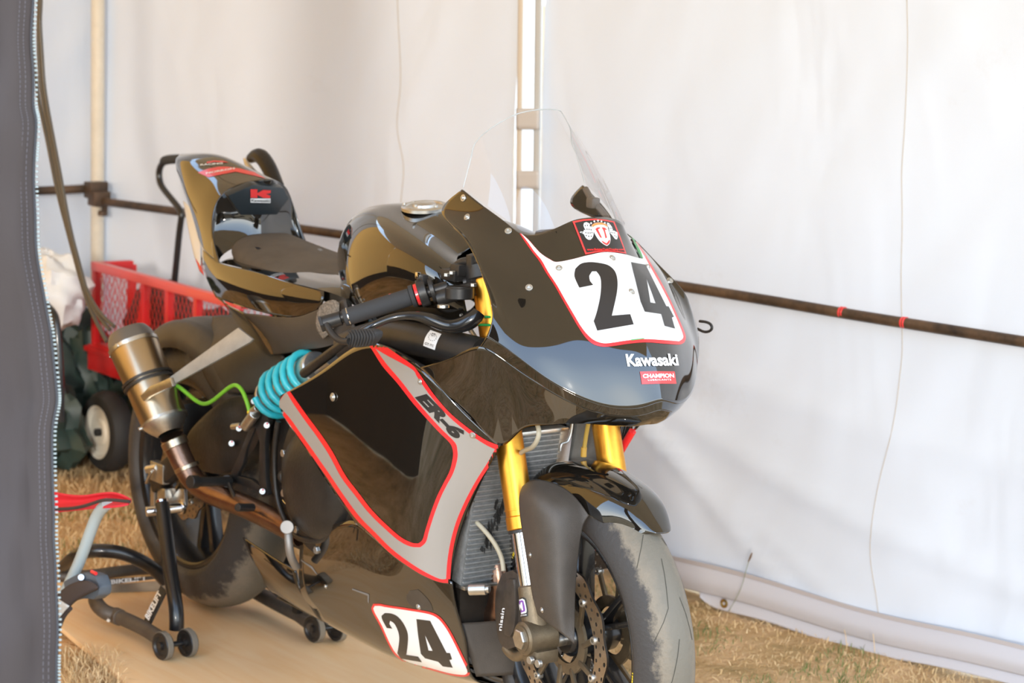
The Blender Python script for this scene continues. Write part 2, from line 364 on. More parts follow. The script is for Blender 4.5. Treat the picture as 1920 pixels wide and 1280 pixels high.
def decal(name, loops, mt, bt, parent, off=.0008, cell=7, label=None, sm=True, raw=None):
    bm = bmesh.new()
    if raw is not None:
        vs = [bm.verts.new((x, y, 0)) for x, y in raw[0]]
        for f in raw[1]:
            try: bm.faces.new([vs[i] for i in f])
            except ValueError: pass
    else:
        for lp in loops:
            if sm: lp = smooth(lp)
            vs = [bm.verts.new((x, y, 0)) for x, y in lp]
            for i in range(len(vs)): bm.edges.new((vs[i-1], vs[i]))
        bmesh.ops.remove_doubles(bm, verts=bm.verts, dist=.02)
        bmesh.ops.triangle_fill(bm, use_beauty=True, edges=bm.edges[:], use_dissolve=False, normal=(0, 0, 1))
    if not bm.verts: return None
    xs = [v.co.x for v in bm.verts]; ys = [v.co.y for v in bm.verts]
    for lo, hi, no in ((min(xs), max(xs), (1, 0, 0)), (min(ys), max(ys), (0, 1, 0))):
        q = math.floor(lo/cell)*cell+cell
        while q < hi:
            bmesh.ops.bisect_plane(bm, geom=bm.verts[:]+bm.edges[:]+bm.faces[:], plane_co=Vector(no)*q, plane_no=no); q += cell
    dead = []
    for v in bm.verts:
        h = hit(bt, v.co.x, v.co.y)
        if h is None: dead.append(v); continue
        v.co = h[0]+h[1]*off
    bmesh.ops.delete(bm, geom=dead, context='VERTS')
    for f in bm.faces:
        f.normal_update()
        if f.normal.dot(CAMP-f.calc_center_median()) < 0: f.normal_flip()
    g = bm2(bm); bm.free()
    return mk(name, g, mt, parent, label, ang=80)
def textmesh(s, bold=.02, spacing=1.0, shear=0):
    cu = bpy.data.curves.new('t', 'FONT'); cu.body = s; cu.offset = bold; cu.space_character = spacing; cu.shear = shear; cu.resolution_u = 4
    o = bpy.data.objects.new('t', cu); COL.objects.link(o); bpy.context.view_layer.update()
    me = bpy.data.meshes.new_from_object(o.evaluated_get(bpy.context.evaluated_depsgraph_get()))
    V = [(v.co.x, v.co.y) for v in me.vertices]; Fc = [tuple(p.vertices) for p in me.polygons]
    bpy.data.objects.remove(o); bpy.data.meshes.remove(me); bpy.data.curves.remove(cu)
    xs = [v[0] for v in V]; ys = [v[1] for v in V]; x0, x1, y0, y1 = min(xs), max(xs), min(ys), max(ys)
    return [((x-x0)/(x1-x0), (y-y0)/(y1-y0)) for x, y in V], Fc
def text(name, s, quad, mt, bt, parent, bold=.02, off=.0016, cell=9, spacing=1.0, shear=0, label=None):
    """quad: pixel corners bottom-left, bottom-right, top-right, top-left"""
    V, Fc = textmesh(s, bold, spacing, shear); a, b, c, d = quad
    R = [tuple((a[i]*(1-u)+b[i]*u)*(1-v)+(d[i]*(1-u)+c[i]*u)*v for i in (0, 1)) for u, v in V]
    return decal(name, None, mt, bt, parent, off, cell, label, raw=(R, Fc))
_screwm = {}
def screw(px, py, bt, parent, r=.0068, name='screw', material=None, up=.0005, rec=True):
    h = hit(bt, px, py)
    if h is None: return
    mt = material or SCREW; key = (round(r, 4), mt.name)
    if key not in _screwm:
        g = lathe((0, 0, 0), (0, 0, 1), [(0, r), (r*.12, r*1.0), (r*.2, r*.93), (r*.22, r*.62), (r*.5, r*.52), (r*.56, r*.3), (r*.25, r*.28), (r*.22, 0)], 14)
        me = bpy.data.meshes.new(name); me.from_pydata(*[list(g[0]), [], [list(f) for f in g[1]]]); me.materials.append(mt)
        me.polygons.foreach_set('use_smooth', [True]*len(me.polygons)); me.set_sharp_from_angle(angle=.6); _screwm[key] = me
    o = mk(name, None, None, parent, mesh=_screwm[key])
    q = h[1].to_track_quat('Z', 'Y').to_matrix().to_4x4(); q.translation = h[0]+h[1]*up
    o.matrix_basis = q; return o

# ================================================================== SETTING
def wall_grid(p0, p1, h, amp, nx, nz, seed, bow=None, norm=None):
    p0, p1 = Vector(p0), Vector(p1); a = p1-p0; n = norm or Vector((a.y, -a.x, 0)).normalized(); V = []
    for j in range(nz+1):
        z = h*j/nz
        for i in range(nx+1):
            q = p0+a*(i/nx); s = a.length*i/nx
            d = amp*noise.noise(Vector((s*1.3+z*.5, z*.9, seed)))+amp*.45*noise.noise(Vector((s*3.1-z*1.2, z*1.4, seed+7)))+amp*.12*noise.noise(Vector((s*8-z*5, z*4, seed+3)))
            if bow: d += bow(s, z)
            V.append(tuple(q+Vector((0, 0, z))+n*d))
    Fc = [(j*(nx+1)+i, j*(nx+1)+i+1, (j+1)*(nx+1)+i+1, (j+1)*(nx+1)+i) for j in range(nz) for i in range(nx)]
    return V, Fc
def bw(x): return WA+WB*x
GZ = -.015
WN = Vector((WB, -1, 0)).normalized()
def bowb(s, z):
    x = xg1+s*.988; fo = 0
    for a, b, c, A, wd in ((.085, -.62, 0, .016, .020), (.33, -.25, .09, .014, .028), (.16, -.45, 0, .010, .016), (.52, -.12, .05, .008, .03)):
        zz = z-(a+b*x+c*x*x); fo += A*math.exp(-(zz/wd)**2)*(1 if -.5 < x < 1.2 else 0)
    k = max(0, 1-z/.5); return fo+.012+.03*k*k*(.6+.4*math.sin(s*2.1))-.02*max(0, .06-z)/.06
# back wall in two lengths with a narrow gap between them, its bright sky painted as a white strip
xg0, xg1 = -.958, -.872
WBG = join([wall_grid((-2.86, bw(-2.86)+.02, GZ), (xg0, bw(xg0)+.02, GZ), 2.35, .03, 110, 90, 3), wall_grid((xg1, bw(xg1)+.02, GZ), (2.3, bw(2.3)+.02, GZ), 2.35, .034, 170, 90, 9, bowb)]); BWALL = bvh([WBG])
wb = mk('wall_back', WBG, WALLM, None, kind='structure', ang=180)
wl = mk('wall_left', wall_grid((-2.765, -.12, GZ), (-2.765, bw(-2.765)+.03, GZ), 2.35, .07, 60, 80, 21, norm=Vector((1, 0, 0))), WALLM, None, kind='structure', ang=180)
mk('tan_reflection_panel', wall_grid((-2.77, -1.80, GZ), (-2.77, -.10, GZ), 2.35, .03, 50, 40, 22, norm=Vector((1, 0, 0))), FRONTM, wl, 'unseen tan panel added for brown reflections')  # out of view, added so tank and tail reflect warm brown
mk('dark_reflection_band', wall_grid((-2.74, -1.80, GZ), (-2.74, -.10, GZ), .24, .02, 40, 8, 23, norm=Vector((1, 0, 0))), FLAPM, wl, 'unseen dark band added for dark reflections')  # unseen band, added to keep low side fairing reflections dark
# sewn seams and the turned-up hem belong to the back wall
def onw(x, y, o=.002):
    h = hit(BWALL, x, y); return h[0]+WN*o if h else Wp(x, y, .03)
def wline(pts, r, off=.0): return tube([onw(x, y, .0006) for x, y in [tuple(v[:2]) for v in spl([Vector((x, y, 0)) for x, y in pts], 6)]], r, 6, smooth=False)
mk('seam', wline([(1706, -500), (1703, -250), (1700, -60), (1702, 60), (1700, 160), (1695, 260), (1691, 330), (1692, 420), (1690, 520), (1692, 640), (1688, 700), (1676, 790), (1654, 880), (1638, 960), (1632, 1040), (1642, 1110), (1650, 1180)], .0011, .030), SEAML, wb)
mk('seam', wline([(738, -420), (740, -240), (744, -60), (748, 60), (751, 160), (745, 240), (757, 310), (752, 380), (757, 460)], .0013, .022), SEAML, wb)
def strip(pts, w, off=.03, th=.002):
    a = [Wp(x, y, off) for x, y in pts]; b = [Wp(x, y+w, off) for x, y in pts]; return patch([a, b], 4)
hem_top = [(1000, 986), (1130, 1018), (1270, 1052), (1400, 1083), (1520, 1120), (1660, 1160), (1800, 1190), (1960, 1228), (2300, 1310), (2900, 1455)]
hg = patch([[Wp(x, y, .045) for x, y in hem_top], [Wp(x, y+26, .062) for x, y in hem_top], [Wp(x, y+46, .055) for x, y in hem_top]], 8)
mk('hem', hg, HEM, wb, solid=.004)
hem2 = [(1312, 1102, 1120), (1345, 1108, 1141), (1420, 1128, 1160), (1520, 1158, 1193), (1640, 1192, 1228), (1760, 1218, 1250), (1960, 1266, 1300), (2300, 1348, 1395), (2900, 1493, 1560)]
mk('hem', patch([[Wp(x, y, .045) for x, y, b in hem2], [Wp(x, b, .065) for x, y, b in hem2]], 8), HEM, wb, solid=.003)
mk('hem_tape', strip([(x, y-8) for x, y in hem_top], 8, .05), fabric('hem tape', (.56, .50, .48), (.5, .46, .44), .2, .1), wb)
c = Wp(1358, 1131, .078)
mk('eyelet', lathe(c, WN, [(0, .0045), (.002, .0045), (.0035, .007), (.002, .011), (0, .011)], 20), mat('brass eyelet', (.45, .33, .12), .35, 1), wb)
# white strip standing in for sky brightness in the gap, with straps
ws = mk('trim_1', patch([[Wp(x, -560, -.03) for x in (974, 996, 1024)], [Wp(x, 980, -.03) for x in (957, 979, 1006)]], 6, m2=6), GAPM, None, kind='structure')
mk('strip_border', patch([[Wp(x, -560, .0) for x in (979, 988)], [Wp(x, 980, .0) for x in (962, 971)]], 4, m2=6), TAPE, ws, solid=.003)
mk('strip_border', patch([[Wp(x, -560, .0) for x in (1011, 1022)], [Wp(x, 980, .0) for x in (994, 1005)]], 4, m2=6), mat('grey tape', (.50, .51, .51), .7), ws, solid=.003)
for y0, y1 in ((203, 243), (320, 354)):
    mk('strap', patch([[Wp(x, y0, .012) for x in (969, 990, 1012)], [Wp(x, y1, .012) for x in (969, 990, 1011)]], 4), mat('beige strap', (.55, .52, .50), .8), ws, solid=.003)
# corner pole, rails
pl = mk('trim_2', join([bev(cyl(P(182, 800, x=-2.70), P(180, -60, x=-2.70)+Vector((0, .0, .80)), .021, 14), 0)]), POLE, None, kind='structure')
def rail(name, p0, p1, r, label=None, par=None): return mk(name, tube([p0, (p0+p1)/2+Vector((0, 0, -.002)), p1], r, 14), RAIL, par)
r1 = mk('trim_3', tube([Wp(197, 378, .06), Wp(620, 437, .062), Wp(1280, 537, .064), Wp(1600, 590, .064), Wp(1990, 652, .064), Wp(2500, 738, .064), Wp(3000, 822, .064)], .0125, 16, 10), RAIL, None, kind='structure')
for x in (1580, 1696):
    a = Wp(x-4, 585+(x-1580)*.165, .064); b = Wp(x+4, 586+(x-1580)*.165, .064)
    for s in (0, 1): mk('red_tape', cyl(a+(b-a)*(.6*s), a+(b-a)*(.6*s+.38), .0133, 16), PINKRED, r1)
r2 = mk('trim_4', tube([P(-400, 376, x=-2.71), P(60, 358, x=-2.71), P(120, 356, x=-2.70), P(188, 352, x=-2.69)], .0135, 14), RAIL, None, kind='structure')
br = mk('trim_5', join([box(P(180, 356, x=-2.66), (.05, .06, .05)), box(P(186, 372, x=-2.63), (.05, .055, .045)), cyl(P(192, 395, x=-2.64), P(192, 404, x=-2.64), .014), bar(P(196, 340, x=-2.66), P(196, 405, x=-2.66), .006, .02)]), RAIL, None, kind='structure')
# roof awning
rf = mk('ceiling', join([wall_grid((-2.9, 1.35, 2.30), (-2.9+5.3, 1.35+.3, 2.30), 0, 0, 1, 1, 1)]) if 0 else ([(-2.9, .76, 2.3), (2.75, 1.64, 2.3), (2.75, .2, 2.72), (-2.9, -.2, 2.72), (1.9, -1.45, 2.32), (-.05, -1.86, 2.28), (-2.9, -1.88, 2.28)], [(0, 1, 2, 3), (3, 2, 4, 5, 6)]), ROOFM, None, kind='structure', smooth=False)

wfr = mk('wall_front_added', wall_grid((-2.76, -1.80, .50), (-.05, -1.74, .50), 1.82, .03, 40, 24, 31), FRONTM, None, kind='structure', ang=180)  # unseen tan wall, added to turn sky reflections on the wing brown
mk('dark_reflection_band', wall_grid((-2.76, -1.79, GZ), (-.05, -1.73, GZ), .54, .03, 40, 12, 33), FLAPM, wfr, 'unseen dark band added for dark reflections')  # added out of view as something dark for the side fairing to reflect
# ground, ridge
N_ = 90
V = []; Fc = []
xs_ = np.concatenate([[-60, -30, -12, -6], np.linspace(-3.4, 1.8, 70), [2.5, 4, 8, 20, 60]]); ys_ = np.concatenate([[-60, -30, -10, -4, -2], np.linspace(-1.2, 1.6, 44), [2.5, 5, 12, 30, 60]])
for y in ys_:
    for x in xs_:
        d = (.012*noise.noise(Vector((x*3, y*3, 0)))+.006*noise.noise(Vector((x*9, y*9, 4)))-.006) if abs(x) < 4 and abs(y) < 2.5 else 0
        if -1.15 < x < .75 and -.7 < y < .45: d = min(d, -.003)*1.0
        V.append((x, y, GZ+d))
nx = len(xs_)
Fc = [(j*nx+i, j*nx+i+1, (j+1)*nx+i+1, (j+1)*nx+i) for j in range(len(ys_)-1) for i in range(nx-1)]
floor = mk('floor', (V, Fc), GROUND, None, kind='structure')
V = []; Fc = []; K = 160
for i in range(K+1):
    a = -math.pi*1.02+i*math.pi*1.7/K; R = 48+6*math.sin(i*.3); hh = 1.6+1.1*noise.noise(Vector((i*.13, 0, 0)))+.7*abs(noise.noise(Vector((i*.8, 3, 0))))
    V += [(R*math.cos(a), R*math.sin(a), -.1), ((R+1)*math.cos(a), (R+1)*math.sin(a), hh*.8), ((R+6)*math.cos(a), (R+6)*math.sin(a), hh), ((R+9)*math.cos(a), (R+9)*math.sin(a), -.1)]
for i in range(K):
    for j in range(3): Fc.append((i*4+j, (i+1)*4+j, (i+1)*4+j+1, i*4+j+1))
mk('treeline', (V, Fc), mat('distant trees', (.035, .04, .02), .9, var=.6, vs=1), None, kind='structure')

# plywood board
def Z(px, py, z=0.): return P(px, py, z=z)
bA = Z(118, 1178); bB = Z(240, 1281); dirn = (bB-bA).normalized(); near0 = bA-dirn*.55; near1 = bA+dirn*1.32
far0 = Vector((-1.02, .16, 0)); far1 = Vector((.62, .10, 0))
bd = mk('plywood_board', plate([near0, near1, Vector((.64, .27, 0)), Vector((-.55, .30, 0)), Vector((-.98, .10, 0)), Vector((-1.05, -.2, 0))], .012, .001, n=(0, 0, -1)), BOARD)
tag(bd, 'large sheet of bare tan plywood lying on the grass under the motorcycle', 'board')

# grass: real blades, joined because nobody could count them
def blades(name, n, region, h, cols, par=None, seed=1, lean=1.2, wd=.0016):
    r = np.random.default_rng(seed); V = []; Fc = []; pts = []
    while len(pts) < n:
        x, y = region(r)
        if x is not None: pts.append((x, y))
    for x, y in pts:
        a = r.uniform(0, 6.28); L = h*r.uniform(.4, 1.2); ln = r.uniform(.1, lean); b = r.uniform(0, 6.28); z0 = GZ-.008; ww = wd*r.uniform(.7, 1.4)
        dx, dy = math.cos(a)*ww, math.sin(a)*ww; lx, ly = math.cos(b)*L*ln, math.sin(b)*L*ln; o = len(V)
        V += [(x-dx, y-dy, z0), (x+dx, y+dy, z0), (x+dx*.8+lx*.4, y+dy*.8+ly*.4, z0+L*.6), (x-dx*.8+lx*.4, y-dy*.8+ly*.4, z0+L*.6), (x+lx, y+ly, z0+L*(1-.35*ln))]
        Fc += [(o, o+1, o+2, o+3), (o+3, o+2, o+4)]
    o = mk(name, (V, Fc), cols, par); o['kind'] = 'stuff'; return o
def inboard(x, y): return -1.1 < x < .66 and -.56 < y < .32
def regR(r):
    x = r.uniform(-.5, 1.3); y = r.uniform(.3, bw(x)-.035)
    k = noise.noise(Vector((x*5, y*5, 2)))
    return (x, y) if k > r.uniform(-.6, .5) else (None, None)
def regL(r):
    x = r.uniform(-2.75, -.4); y = r.uniform(-.9, .7)
    if inboard(x, y): return None, None
    return (x, y)
def regG(r):
    x, y = r.uniform(-2.7, 1.3), r.uniform(-.9, 1.2)
    if inboard(x, y) or y > bw(x)-.03 or noise.noise(Vector((x*4+5, y*4, 9))) < .12: return None, None
    return x, y
STRAW = mat('dry straw blades', (.58, .39, .18), .8, col2=(.78, .58, .33), vs=14); GRN = mat('green grass blades', (.10, .15, .035), .7, col2=(.22, .24, .08), vs=9)
g1 = blades('dry_grass', 6500, regR, .020, STRAW, seed=2, lean=2.2, wd=.0011); tag(g1, 'short dry straw coloured grass along the foot of the white wall', 'grass', kind='stuff')
g2 = blades('dry_grass', 16000, regL, .034, STRAW, seed=3, lean=1.9, wd=.0016); tag(g2, 'matted straw grass behind the paddock stand and around the red cart', 'grass', kind='stuff')
g3 = blades('green_grass', 8000, regG, .026, GRN, seed=4, lean=1.4, wd=.0011); tag(g3, 'low green tufts growing among the dry grass', 'grass', kind='stuff')
def regT(r): 
    c = Z(205+r.uniform(-85, 20), 1290+r.uniform(-60, 30), GZ); return c.x, c.y
g4 = blades('dry_grass', 700, regT, .05, STRAW, seed=6, lean=1.5, wd=.0011); tag(g4, 'dry grass tuft at the near edge of the plywood board', 'grass', kind='stuff')
# thin dry stalk with a seed head
st = thing('plantain_stalk', 'thin dry plantain stalk with a brown seed head in front of the white wall', 'weed', Wp(1372, 1140, .11))
mk('stem', tube([Wp(1366, 1146, .11), Wp(1388, 1105, .11), Wp(1398, 1072, .11), Wp(1404, 1052, .11)], .0008, 6), mat('stalk green', (.22, .24, .14), .7), st)
mk('seed_head', tube([Wp(1403, 1053, .11), Wp(1407, 1044, .11), Wp(1410, 1036, .11)], [.0012, .0024, .0012], 8), mat('seed brown', (.16, .09, .045), .8), st)
sl = [((1588, 1218), (1586, 1195), (1583, 1180)), ((1640, 1222), (1639, 1205), (1637, 1188)), ((1446, 1268), (1450, 1242), (1448, 1215))]
for k, (pp, lab) in enumerate(zip(sl, ('short pale grass stem below the wall seam, the left one of two', 'short pale grass stem below the wall seam, the right one of two', 'lone pale grass stem on the bare dirt right of the tyre'))):
    tag(mk('grass_stem', tube([Wp(x, y, .13) for x, y in pp], .0008, 5), STRAW), lab, 'grass')

# ================================================================== MOTORCYCLE
bike = thing('motorcycle', 'black race motorcycle with number 24 plates, clear screen and gold forks', 'motorcycle', (0, 0, 0))
FA = Vector((.700, 0, .288)); RA = Vector((-.70, 0, .322))
CAST = .427-.0586
SAX = Vector((-math.sin(CAST), 0, math.cos(CAST)))
RS = Matrix.Rotation(STEER, 3, SAX)
FN = RS @ Vector((0, -1, 0))
def fork(g):      # steered: rotate local (wheel centred) coordinates
    return [tuple(FA+RS@Vector(v)) for v in g[0]], g[1]
# ---- upper fairing
R = [
 [(1116,407,0),(1078,412,-.042),(1043,427,-.077),(990,440,-.105),(950,418,-.122),(905,385,-.135),(866,355,-.142)],
 [(1148,483,0),(1100,488,-.05),(1048,500,-.095),(1000,480,-.122),(950,460,-.143),(895,425,-.155),(828,397,-.155)],
 [(1170,520,0),(1120,530,-.053),(1065,545,-.105),(1008,538,-.145),(957,515,-.170),(910,484,-.183),(868,440,-.18)],
 [(1192,565,0),(1140,580,-.054),(1080,595,-.11),(1020,590,-.153),(970,570,-.180),(930,545,-.197),(902,505,-.200)],
 [(1210,620,0),(1165,635,-.051),(1105,640,-.103),(1040,635,-.151),(985,622,-.186),(946,600,-.210),(922,565,-.219)],
 [(1226,680,0),(1182,692,-.050),(1125,697,-.098),(1062,685,-.145),(1002,662,-.184),(955,634,-.214),(921,605,-.231)],
 [(1240,752,0),(1204,763,-.037),(1150,764,-.084),(1090,746,-.130),(1025,710,-.174),(962,662,-.214),(912,630,-.240)]]
up1 = patch(R, 12, True, lap=14)
R7 = [(1238,768,0),(1202,778,-.035),(1146,778,-.080),(1086,761,-.126),(1019,725,-.169),(952,680,-.209),(900,650,-.241),(850,668,-.246),(787,689,-.248)]
RM = [(1230,784,0),(1198,791,-.031),(1142,790,-.073),(1083,781,-.116),(1022,763,-.150),(964,745,-.178),(918,742,-.203),(866,722,-.228),(812,712,-.243)]
R8 = [(1213,796,0),(1188,799,-.028),(1138,797,-.066),(1080,794,-.108),(1025,797,-.136),(978,806,-.148),(937,835,-.158),(887,784,-.200),(836,738,-.232)]
up2 = join([patch([R[6], R7[:7]], 12, True), patch([R7, RM, R8], 12, True)])
upg = join([up1, up2])
uf = mk('upper_fairing', upg, GLOSS, bike, 'gloss black nose fairing', solid=.003, ang=50)
BU = bvh([up1, up2])
# ---- screen
S0 = R[0]
ST = [(1025,205,0),(998,207,-.03),(966,215,-.055),(935,231,-.08),(909,249,-.10),(890,270,-.113),(884,292,-.122)]
S0v = [T(p)+Vector((.004, 0, .004)) for p in S0]; STv = [T(p) for p in ST]; rows = []
for t in (0, .33, .66, 1):
    rows.append([a*(1-t)+b*t+(Vector((.012, 0, .012))*math.sin(math.pi*t))*(1-i/6)*.8 for i, (a, b) in enumerate(zip(S0v, STv))])
sg = patch(rows, 10, True); BS = bvh([sg])
scr = mk('windscreen', sg, GLASS, bike, 'clear double curved screen')
e1 = [Vector(v) for v in sg[0]]; n1 = 12*10+1
mk('screen_edge', tube(e1[-n1:], .0011, 6, smooth=False), mat('screen edge', (.45, .47, .47), .2), scr)
mk('screen_edge', tube([e1[i*n1] for i in range(len(e1)//n1)], .0011, 6, smooth=False), bpy.data.materials['screen edge'], scr)
mk('screen_edge', tube([e1[i*n1+n1-1] for i in range(len(e1)//n1)], .0011, 6, smooth=False), bpy.data.materials['screen edge'], scr)
BUS = bvh([sg, up1, up2])
# ---- number plate and prints on the nose
A4 = lambda p: z2(p, 860, 180, 2.56)
A8 = lambda p: z2(p, 1040, 380, 3.368)
plr = A4([(285,648),(312,690),(350,745),(385,790),(420,850),(460,910),(500,980),(540,1050),(575,1110),(610,1160),(645,1190),(690,1203),(740,1200),(820,1188),(900,1182),(980,1188),(1055,1193),(1082,1182),(1088,1150),(1060,1080),(1020,990),(980,910),(930,820),(890,750),(855,700),(825,660),(800,622),(815,655),(840,700),(865,745),(880,782),(850,775),(780,757),(700,750),(620,765),(540,785),(470,797),(440,785),(400,760),(370,730),(335,690)])
plw = A4([(297,660),(330,700),(362,746),(398,790),(432,850),(472,910),(512,980),(552,1048),(588,1108),(622,1150),(655,1175),(695,1187),(740,1184),(820,1172),(900,1167),(980,1172),(1055,1178),(1070,1168),(1074,1148),(1048,1080),(1008,990),(968,912),(918,822),(880,755),(845,702),(822,668),(845,710),(865,745),(881,782),(850,776),(780,758),(700,751),(620,766),(540,786),(470,798),(438,786),(398,760),(368,730),(333,690)])
decal('number_plate_border', [plr], RED, BU, uf, .0008)
decal('number_plate', [plw], WHITE, BU, uf, .0013)
decal('digit_two', [A8([(155,540),(125,470),(130,420),(165,388),(215,378),(280,383),(340,400),(380,440),(395,500),(390,580),(360,715),(475,705),(497,770),(268,810),(245,750),(265,690),(285,600),(292,520),(285,470),(262,437),(235,437),(218,465),(222,495),(243,522)])], INK, BU, uf, .0019, label='black number two')
decal('digit_four', [A8([(478,378),(570,395),(700,655),(715,657),(748,722),(735,728),(755,797),(690,780),(668,705),(565,690),(540,630)]), A8([(575,478),(633,638),(600,632)])], INK, BU, uf, .0019, label='black number four', sm=False)
decal('green_edge_stripe', [A4([(822,672),(832,672),(850,712),(868,745),(882,782),(874,781),(855,745),(838,708)])], GREEN, BU, uf, .0021)
decal('green_edge_stripe', [A4([(825,1170),(888,1163),(888,1167),(826,1175)])], GREEN, BU, uf, .0021)
A9 = lambda p: z2(p, 1040, 640, 6.857)
text('maker_lettering', 'Kawasaki', A9([(935,325),(1590,312),(1562,158),(905,165)]), WHITE, BU, uf, .035, shear=0)
decal('lubricant_sticker', [A9([(1093,388),(1310,383),(1537,386),(1560,543),(1340,543),(1118,549)])], PINKRED, BU, uf, .001, sm=False)
text('sticker_lettering', 'CHAMPION', A9([(1130,472),(1528,466),(1520,412),(1125,420)]), WHITE, BU, uf, .04, .0018)
text('sticker_lettering', 'LUBRICANTS', A9([(1195,508),(1490,502),(1484,480),(1190,486)]), WHITE, BU, uf, .02, .0018, spacing=1.25)
B3 = lambda p: z2(p, 1040, 400, 12)
decal('series_sticker_border', [B3([(395,185),(640,140),(900,125),(1130,145),(1335,190),(1475,550),(1605,912),(1400,880),(1150,862),(900,890),(690,932),(545,560)])], PINKRED, BUS, uf, .0012, sm=False)
decal('series_sticker', [B3([(445,218),(660,175),(900,160),(1120,178),(1305,215),(1440,555),(1565,880),(1390,855),(1150,838),(900,860),(715,890),(580,555)])], INK, BUS, uf, .0018, sm=False)
decal('flag_emblem', [B3([(650,230),(700,208),(770,240),(800,300),(850,360),(865,430),(850,540),(800,605),(740,600),(685,550),(650,480),(555,440),(580,420),(640,425),(660,350),(640,290)])], WHITE, BUS, uf, .0023)
decal('flag_emblem', [B3([(1160,220),(1200,230),(1270,320),(1300,390),(1390,440),(1400,540),(1380,600),(1340,590),(1270,500),(1220,440),(1200,340),(1165,270)])], WHITE, BUS, uf, .0023)
for cx, cy in [(675,290),(725,285),(785,295),(665,375),(715,370),(760,375),(805,385),(690,450),(740,455),(785,455),(825,450),(700,515),(755,530),(810,530),(605,448)]:
    decal('flag_square', [B3([(cx-2,cy-24),(cx+16,cy),(cx+6,cy+24),(cx-14,cy)])], INK, BUS, uf, .0027, sm=False)
for cx, cy in [(1200,270),(1225,350),(1262,350),(1245,445),(1285,450),(1325,455),(1330,520),(1365,545),(1290,395)]:
    decal('flag_square', [B3([(cx-4,cy-20),(cx+12,cy),(cx+6,cy+20),(cx-10,cy)])], INK, BUS, uf, .0027, sm=False)
decal('shield_emblem', [B3([(815,290),(880,235),(1000,218),(1110,240),(1165,290),(1190,380),(1225,500),(1238,610),(1215,700),(1160,748),(1060,690),(970,600),(890,470),(850,370)])], WHITE, BUS, uf, .0023)
decal('shield_crown', [B3([(820,285),(880,240),(1000,224),(1105,243),(1160,288),(1165,325),(1090,280),(1000,270),(900,290),(845,330)])], ORANGE, BUS, uf, .0028)
decal('shield_letter', [B3([(900,370),(940,335),(1000,330),(1010,350),(960,375),(1050,570),(1010,560),(940,440)])], PINKRED, BUS, uf, .0028)
decal('shield_letter', [B3([(1040,330),(1110,340),(1160,390),(1110,385),(1160,560),(1125,580),(1090,430)])], PINKRED, BUS, uf, .0028)
decal('shield_base', [B3([(1030,620),(1150,690),(1215,600),(1225,640),(1205,695),(1160,735),(1080,690)])], PINKRED, BUS, uf, .0028)
for cx, cy in [(805,235),(875,195),(955,180),(1030,192),(1105,230)]:
    decal('emblem_star', [B3([(cx-25,cy-5),(cx-8,cy-8),(cx,cy-28),(cx+9,cy-8),(cx+27,cy-3),(cx+12,cy+10),(cx+16,cy+28),(cx,cy+15),(cx-16,cy+26),(cx-12,cy+8)])], WHITE, BUS, uf, .0029, sm=False)
text('web_address', 'www.BelgianTwinTrophy.com', B3([(725,866),(1550,862),(1535,800),(715,800)]), RED, BUS, uf, .03, .0025)
for px, py in [(869,371),(876,407),(953,433),(992,539),(1048,503),(1148,484),(1184,547),(1214,500),(1256,526)]: screw(px, py, BU, uf, .0066)
# ---- side fairing
SR = [
 [(526,741,-.235),(610,690,-.242),(692,643,-.245),(787,690,-.246),(862,765,-.208),(937,836,-.155)],
 [(529,775,-.236),(625,765,-.246),(703,742,-.248),(778,775,-.244),(845,835,-.208),(906,897,-.154)],
 [(567,832,-.238),(650,845,-.247),(715,838,-.248),(778,862,-.240),(828,912,-.208),(876,968,-.156)],
 [(614,905,-.236),(675,928,-.244),(722,938,-.244),(770,958,-.235),(815,995,-.205),(855,1038,-.162)],
 [(668,983,-.228),(703,1012,-.232),(738,1043,-.230),(776,1070,-.218),(809,1087,-.196),(842,1095,-.168)]]
sf = patch(SR, 12, lap=60); BF = bvh([sf])
side = mk('side_fairing', sf, GLOSS, bike, 'gloss black side panel with grey band edged in red', solid=.003, ang=180)
far = mk('side_fairing', mirror(sf), GLOSS, bike, solid=.003, ang=180)
fe_ = [T(r[-1]) for r in SR]; mk('front_edge_band', tube([Vector((v.x+.003, -v.y-.002, v.z)) for v in fe_], .0075, 10), RED, far)
C1 = lambda p: z2(p, 480, 640, 2.56)
sred = C1([(535,8),(578,-2),(620,20),(690,68),(755,115),(790,160),(860,260),(940,350),(1040,430),(1110,475),(1188,505),(1140,570),(1080,660),(1030,750),(985,850),(955,950),(938,1050),(931,1158),(880,1153),(800,1120),(720,1070),(640,1010),(560,930),(480,850),(400,740),(340,650),(270,550),(200,450),(150,380),(112,322),(113,290),(135,255),(163,237),(200,290),(250,360),(310,440),(370,530),(430,640),(490,720),(560,810),(640,890),(700,940),(750,965),(780,968),(800,950),(815,900),(840,820),(870,740),(900,680),(930,620),(945,560),(945,520),(930,485),(880,435),(820,370),(750,290),(680,200),(610,120),(560,42)])
sgry = C1([(576,34),(630,66),(750,132),(778,172),(845,268),(930,362),(1030,445),(1100,492),(1148,515),(1115,575),(1060,660),(1010,750),(965,850),(935,950),(918,1050),(912,1138),(880,1137),(808,1102),(730,1052),(652,992),(575,915),(497,835),(418,728),(357,638),(287,538),(215,437),(165,367),(113,312),(114,290),(136,257),(150,245),(183,300),(233,372),(292,452),(352,542),(412,652),(473,732),(545,823),(627,903),(690,956),(745,983),(790,986),(817,960),(832,905),(857,826),(887,747),(916,688),(948,628),(967,562),(967,518),(955,482),(895,422),(835,357),(768,278),(700,190),(630,108)])
d1 = decal('red_band_edge', [sred], RED, BF, side, .0008)
d2 = decal('grey_band', [sgry], GREY, BF, side, .0013)
